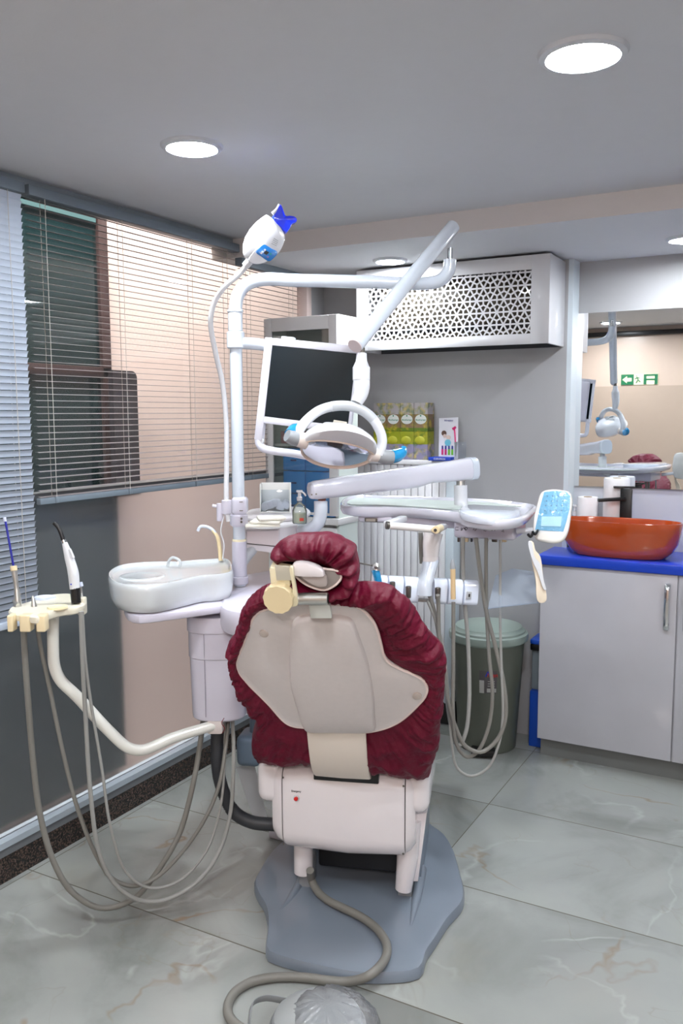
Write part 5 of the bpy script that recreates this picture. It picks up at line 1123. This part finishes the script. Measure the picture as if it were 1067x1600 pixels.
# control panel
cpl=thing('control_panel',D(862,806,2.68),'white tilted keypad under crinkled film with light blue keys, right table end','control panel')
c0=D(863,807,2.66); cn=(CAM-c0).normalized(); cn=(cn+UZ*.25-RT*.15).normalized(); cxv=(RT+UP*.02); 
ol=[(846,768),(838,790),(833,815),(833,832),(837,842),(850,846),(868,848),(880,843),(887,830),(892,800),(894,780),(890,769),(878,765),(860,764)]
P1=resample([PL(x,y,c0,cn) for x,y in ol],60,True)
bm=B(); prism(bm,P1,-cn*.022,.007); cb_=link('housing',bm,mat('panel_ivory',(232,230,224),.25,coat=.5),cpl,ang=60)
ol=[(850,769),(843,795),(836,828),(848,829),(880,831),(885,815),(890,795),(891,775),(885,769),(868,767)]
P2=[PL(x,y,c0+cn*.0,cn) for x,y in ol]
bm=B(); prism(bm,P2,cn*.002,.0006); kp=link('keypad',bm,PANELB,cb_)
q=[PL(x,y,c0+cn*.003,cn) for x,y in ((846,807),(878,807),(876,823),(845,822))]
bm=B(); prism(bm,q,cn*.001); link('display_window',bm,mat('pale_blue_window',(170,212,226),.2,coat=.6),kp,False)
for j in range(4):
    for i in range(4):
        p=PL(855+i*8.5-j*1.2,775+j*7.5,c0+cn*.0025,cn); bm=B(); lathe(bm,p,cn,[(.0022,0),(.0018,.0008)],8); link('key_mark',bm,mat('key_slate',(70,110,140),.4),kp)
fr=[(851,768),(842,800),(836,830),(855,832),(881,832),(888,805),(891,776),(884,768)]
bm=B(); cen_=PL(865,800,c0,cn); rr=[]
base_=resample([PL(x,y,c0,cn) for x,y in fr],48,True)
for s in (1,.85,.7,.55,.4,.25,.1):
    rr.append([cen_+(p-cen_)*s+cn*(.0045+.0025*noise.noise(p*60*s+V((3,0,s*5)))) for p in base_])
loft(bm,rr,capA=False); link('crinkled_film',bm,glassy('thin_panel_film',(250,252,255),.985,.1,bump=1,bs=80,gl=.1),cpl,ang=20)
bm=B(); tube(bm,[D(808,830,2.74),D(825,829,2.72),D(840,828,2.70)],.009,12,10); link('panel_arm',bm,WHITE,cpl)
for x,y in ((829,836),(836,832)):
    bm=B(); tube(bm,[D(x-4,y-1,2.65),D(x,y+3,2.64),D(x+3,y-2,2.65),D(x+4,y-3,2.66)],.0045,8,10); link('black_clip',bm,BLACK,cpl)
# hanging plastic pieces
t=thing('hanging_handpiece_sleeve',D(838,880,2.64),'pair of ivory plastic sleeves hanging below the control panel','sleeve')
bm=B(); o=[D(x,y,2.64) for x,y in ((826,845),(832,846),(836,860),(843,868),(848,900),(853,938),(848,942),(840,940),(836,905),(830,875))]; prism(bm,resample(o,50,True),-FW*.006,.002); link('inner_sleeve',bm,mat('ivory_sleeve',(232,218,196),.35,coat=.3),t)
bm=B(); o=[D(x,y,2.63) for x,y in ((825,846),(829,845),(835,870),(843,880),(850,910),(853,922),(850,922),(840,895),(832,878))]; prism(bm,resample(o,50,True),-FW*.004,.0015); link('outer_sleeve',bm,WHITE,t)
# clear sheet
bm=B(); q0,q1,q2_=D(762,951,2.66),D(846,941,2.72),D(842,893,2.86); n_=(q1-q0).cross(q2_-q0).normalized(); o=[PL(x,y,q0,n_) for x,y in ((762,951),(846,941),(848,930),(842,895),(800,889),(774,900))]; prism(bm,o,n_*.0025,.0); tube(bm,[q0,q1],.002,6,smooth=False); tag(link('clear_tray',bm,SHEET,None,False),'clear plastic tray seen edge on below the instrument table','tray')
# right hoses : pixels in a 3.2x crop at 680,700
def right_hose(pts,r,m,label,d0=2.72,d1=2.70):
    P=[]; n=len(pts)
    for i,(x,y) in enumerate(pts):
        b=math.sin(i/(n-1)*PI)*.05; P.append(D(680+x/3.2,700+y/3.2,d0+(d1-d0)*i/(n-1)+b))
    bm=B(); tube(bm,P,r,10,100); return tag(link('instrument_hose',bm,m),label,'hose','looping hoses below the instrument table')
right_hose([(138,445),(140,640),(150,800),(165,1000),(168,1300),(150,1430),(118,1490),(90,1440),(70,1340),(50,1180),(20,950),(-10,800),(-28,740)],.0068,HOSEL,'leftmost hose dropping from the table, looping back behind the chair cover',2.74)
right_hose([(203,450),(228,650),(258,830),(300,990),(345,1200),(352,1340),(315,1450),(230,1520),(150,1490),(100,1390),(70,1290),(45,1130),(20,950),(15,780),(12,735)],.0068,HOSE,'hose slanting right across the bin in a deep loop',2.72,2.68)
right_hose([(254,450),(256,800),(270,1050),(286,1230),(265,1400),(210,1520),(160,1545),(110,1490),(90,1350),(90,1100),(91,770)],.0062,HOSE,'hose hanging straight down then looping up to the tan tip',2.73,2.70)
right_hose([(325,460),(325,900),(331,1100),(337,1350),(315,1490),(262,1600),(180,1640),(110,1600),(80,1450),(62,1200),(40,1000),(0,860),(-40,760)],.0045,HOSEL,'thinnest hose, rightmost, hanging lowest beside the bin',2.72)
bm=B(); tube(bm,[D(657,832,2.76),D(658,860,2.77),D(659,880,2.78)],.0075,10,10); tag(link('instrument_hose',bm,HOSE),'short hose piece beside the white drop post','hose')
# blue film syringe and tan tip
t=thing('air_water_syringe',D(592,900,2.66),'steel air water syringe wrapped in bright blue film, behind the headrest','syringe')
bm=B(); tube(bm,[D(586,890,2.66),D(590,904,2.66),D(593,922,2.67)],[.0125,.0115,.0105],16,14); link('handle',bm,SKY,t)
bm=B(); tube(bm,[D(589,882,2.66),D(588,891,2.66)],[.010,.0135],16,smooth=False); lathe(bm,D(588,884,2.65),UZ,[(.013,-.006),(.014,0),(.009,.007),(.002,.009)],18); link('head',bm,SILV,t)
bm=B(); tube(bm,[D(585,884,2.65),D(573,882,2.64),D(562,880,2.63)],.0022,8,8); link('nozzle',bm,STEEL,t)
t=thing('scaler_handpiece',D(707,905,2.68),'tan handpiece with a grey cone tip standing in the holder','handpiece')
bm=B(); tube(bm,[D(707.5,888,2.67),D(708,936,2.68)],[.0082,.0078],14,smooth=False); link('handle',bm,mat('tan_handpiece',(214,186,142),.4),t)
bm=B(); tube(bm,[D(707,874,2.67),D(707,880,2.67),D(707.5,889,2.67)],[.0035,.0075,.0088],14,8); link('tip',bm,GREY,t)
# ------------------------------------------------------------------ foot pedal and its cable
def zb_(x,y,z): return Z(340+x/2.667,1150+y/2.667,z)
rc=.0125
pts=[zb_(385,560,.12),zb_(392,600,.075),zb_(415,645,.058),zb_(460,685,.056),zb_(520,715,.056),zb_(600,755,.056),zb_(665,805,.056),zb_(703,865,.056),zb_(703,915,.056),zb_(680,955,.056),zb_(640,992,.054),zb_(600,1012,.040),zb_(540,1024,.020),zb_(450,1018,.014),zb_(380,1008,.014),zb_(250,1005,.014),zb_(140,1025,.014),zb_(70,1070,.014),zb_(42,1130,.014),zb_(55,1180,.014),zb_(110,1225,.014),zb_(200,1260,.014),zb_(290,1262,.02)]
fpd=thing('foot_pedal',zb_(440,1200,0),'grey foot control wrapped in crinkled clear film, bottom of the photo, with its thick cable','foot pedal')
bm=B(); tube(bm,pts,rc,16,150); link('cable',bm,HOSE,fpd)
fc_=zb_(418,1235,0)
bm=B(); lathe(bm,fc_,(0,0,1),[(.118,0),(.122,.006),(.122,.022),(.114,.034),(.108,.036)],48,caps=True); fb=link('pedal_base',bm,mat('foot_grey',(140,144,146),.4),fpd)
bm=B(); lathe(bm,fc_,(0,0,1),[(.110,.037),(.110,.044),(.10,.052),(.06,.064),(.01,.067)],48); link('pedal_disc',bm,mat('foot_light_grey',(164,168,168),.35),fb)
bm=B(); tube(bm,[zb_(290,1105,.04),zb_(200,1092,.05),zb_(150,1112,.055),zb_(134,1160,.05),zb_(128,1225,.02)],.011,10,30,flat=.25,updir=(0,0,1) if False else (.3,1,0)); link('carry_strap',bm,MATS['foot_grey'],fpd)
bm=B(); rr=[]
fo=fc_+zb_(460,1200,0)*0+V((.02,.015,0))
for s,z in ((1.12,.004),(1.14,.02),(1.08,.045),(.9,.062),(.7,.072),(.5,.078),(.3,.080),(.1,.080)):
    rr.append([])
    for k in range(90):
        a=2*PI*k/90; p=V((math.cos(a)*.115*s*(1.05 if math.cos(a)>0 else .82),math.sin(a)*.105*s,z)); n_=noise.fractal(p*45,.8,2,3)*.004+noise.noise(p*130)*.002
        rr[-1].append(fo+p+p.normalized()*n_+UZ*n_*.5)
loft(bm,rr,capA=False); link('clear_film',bm,FILM,fpd,ang=15)
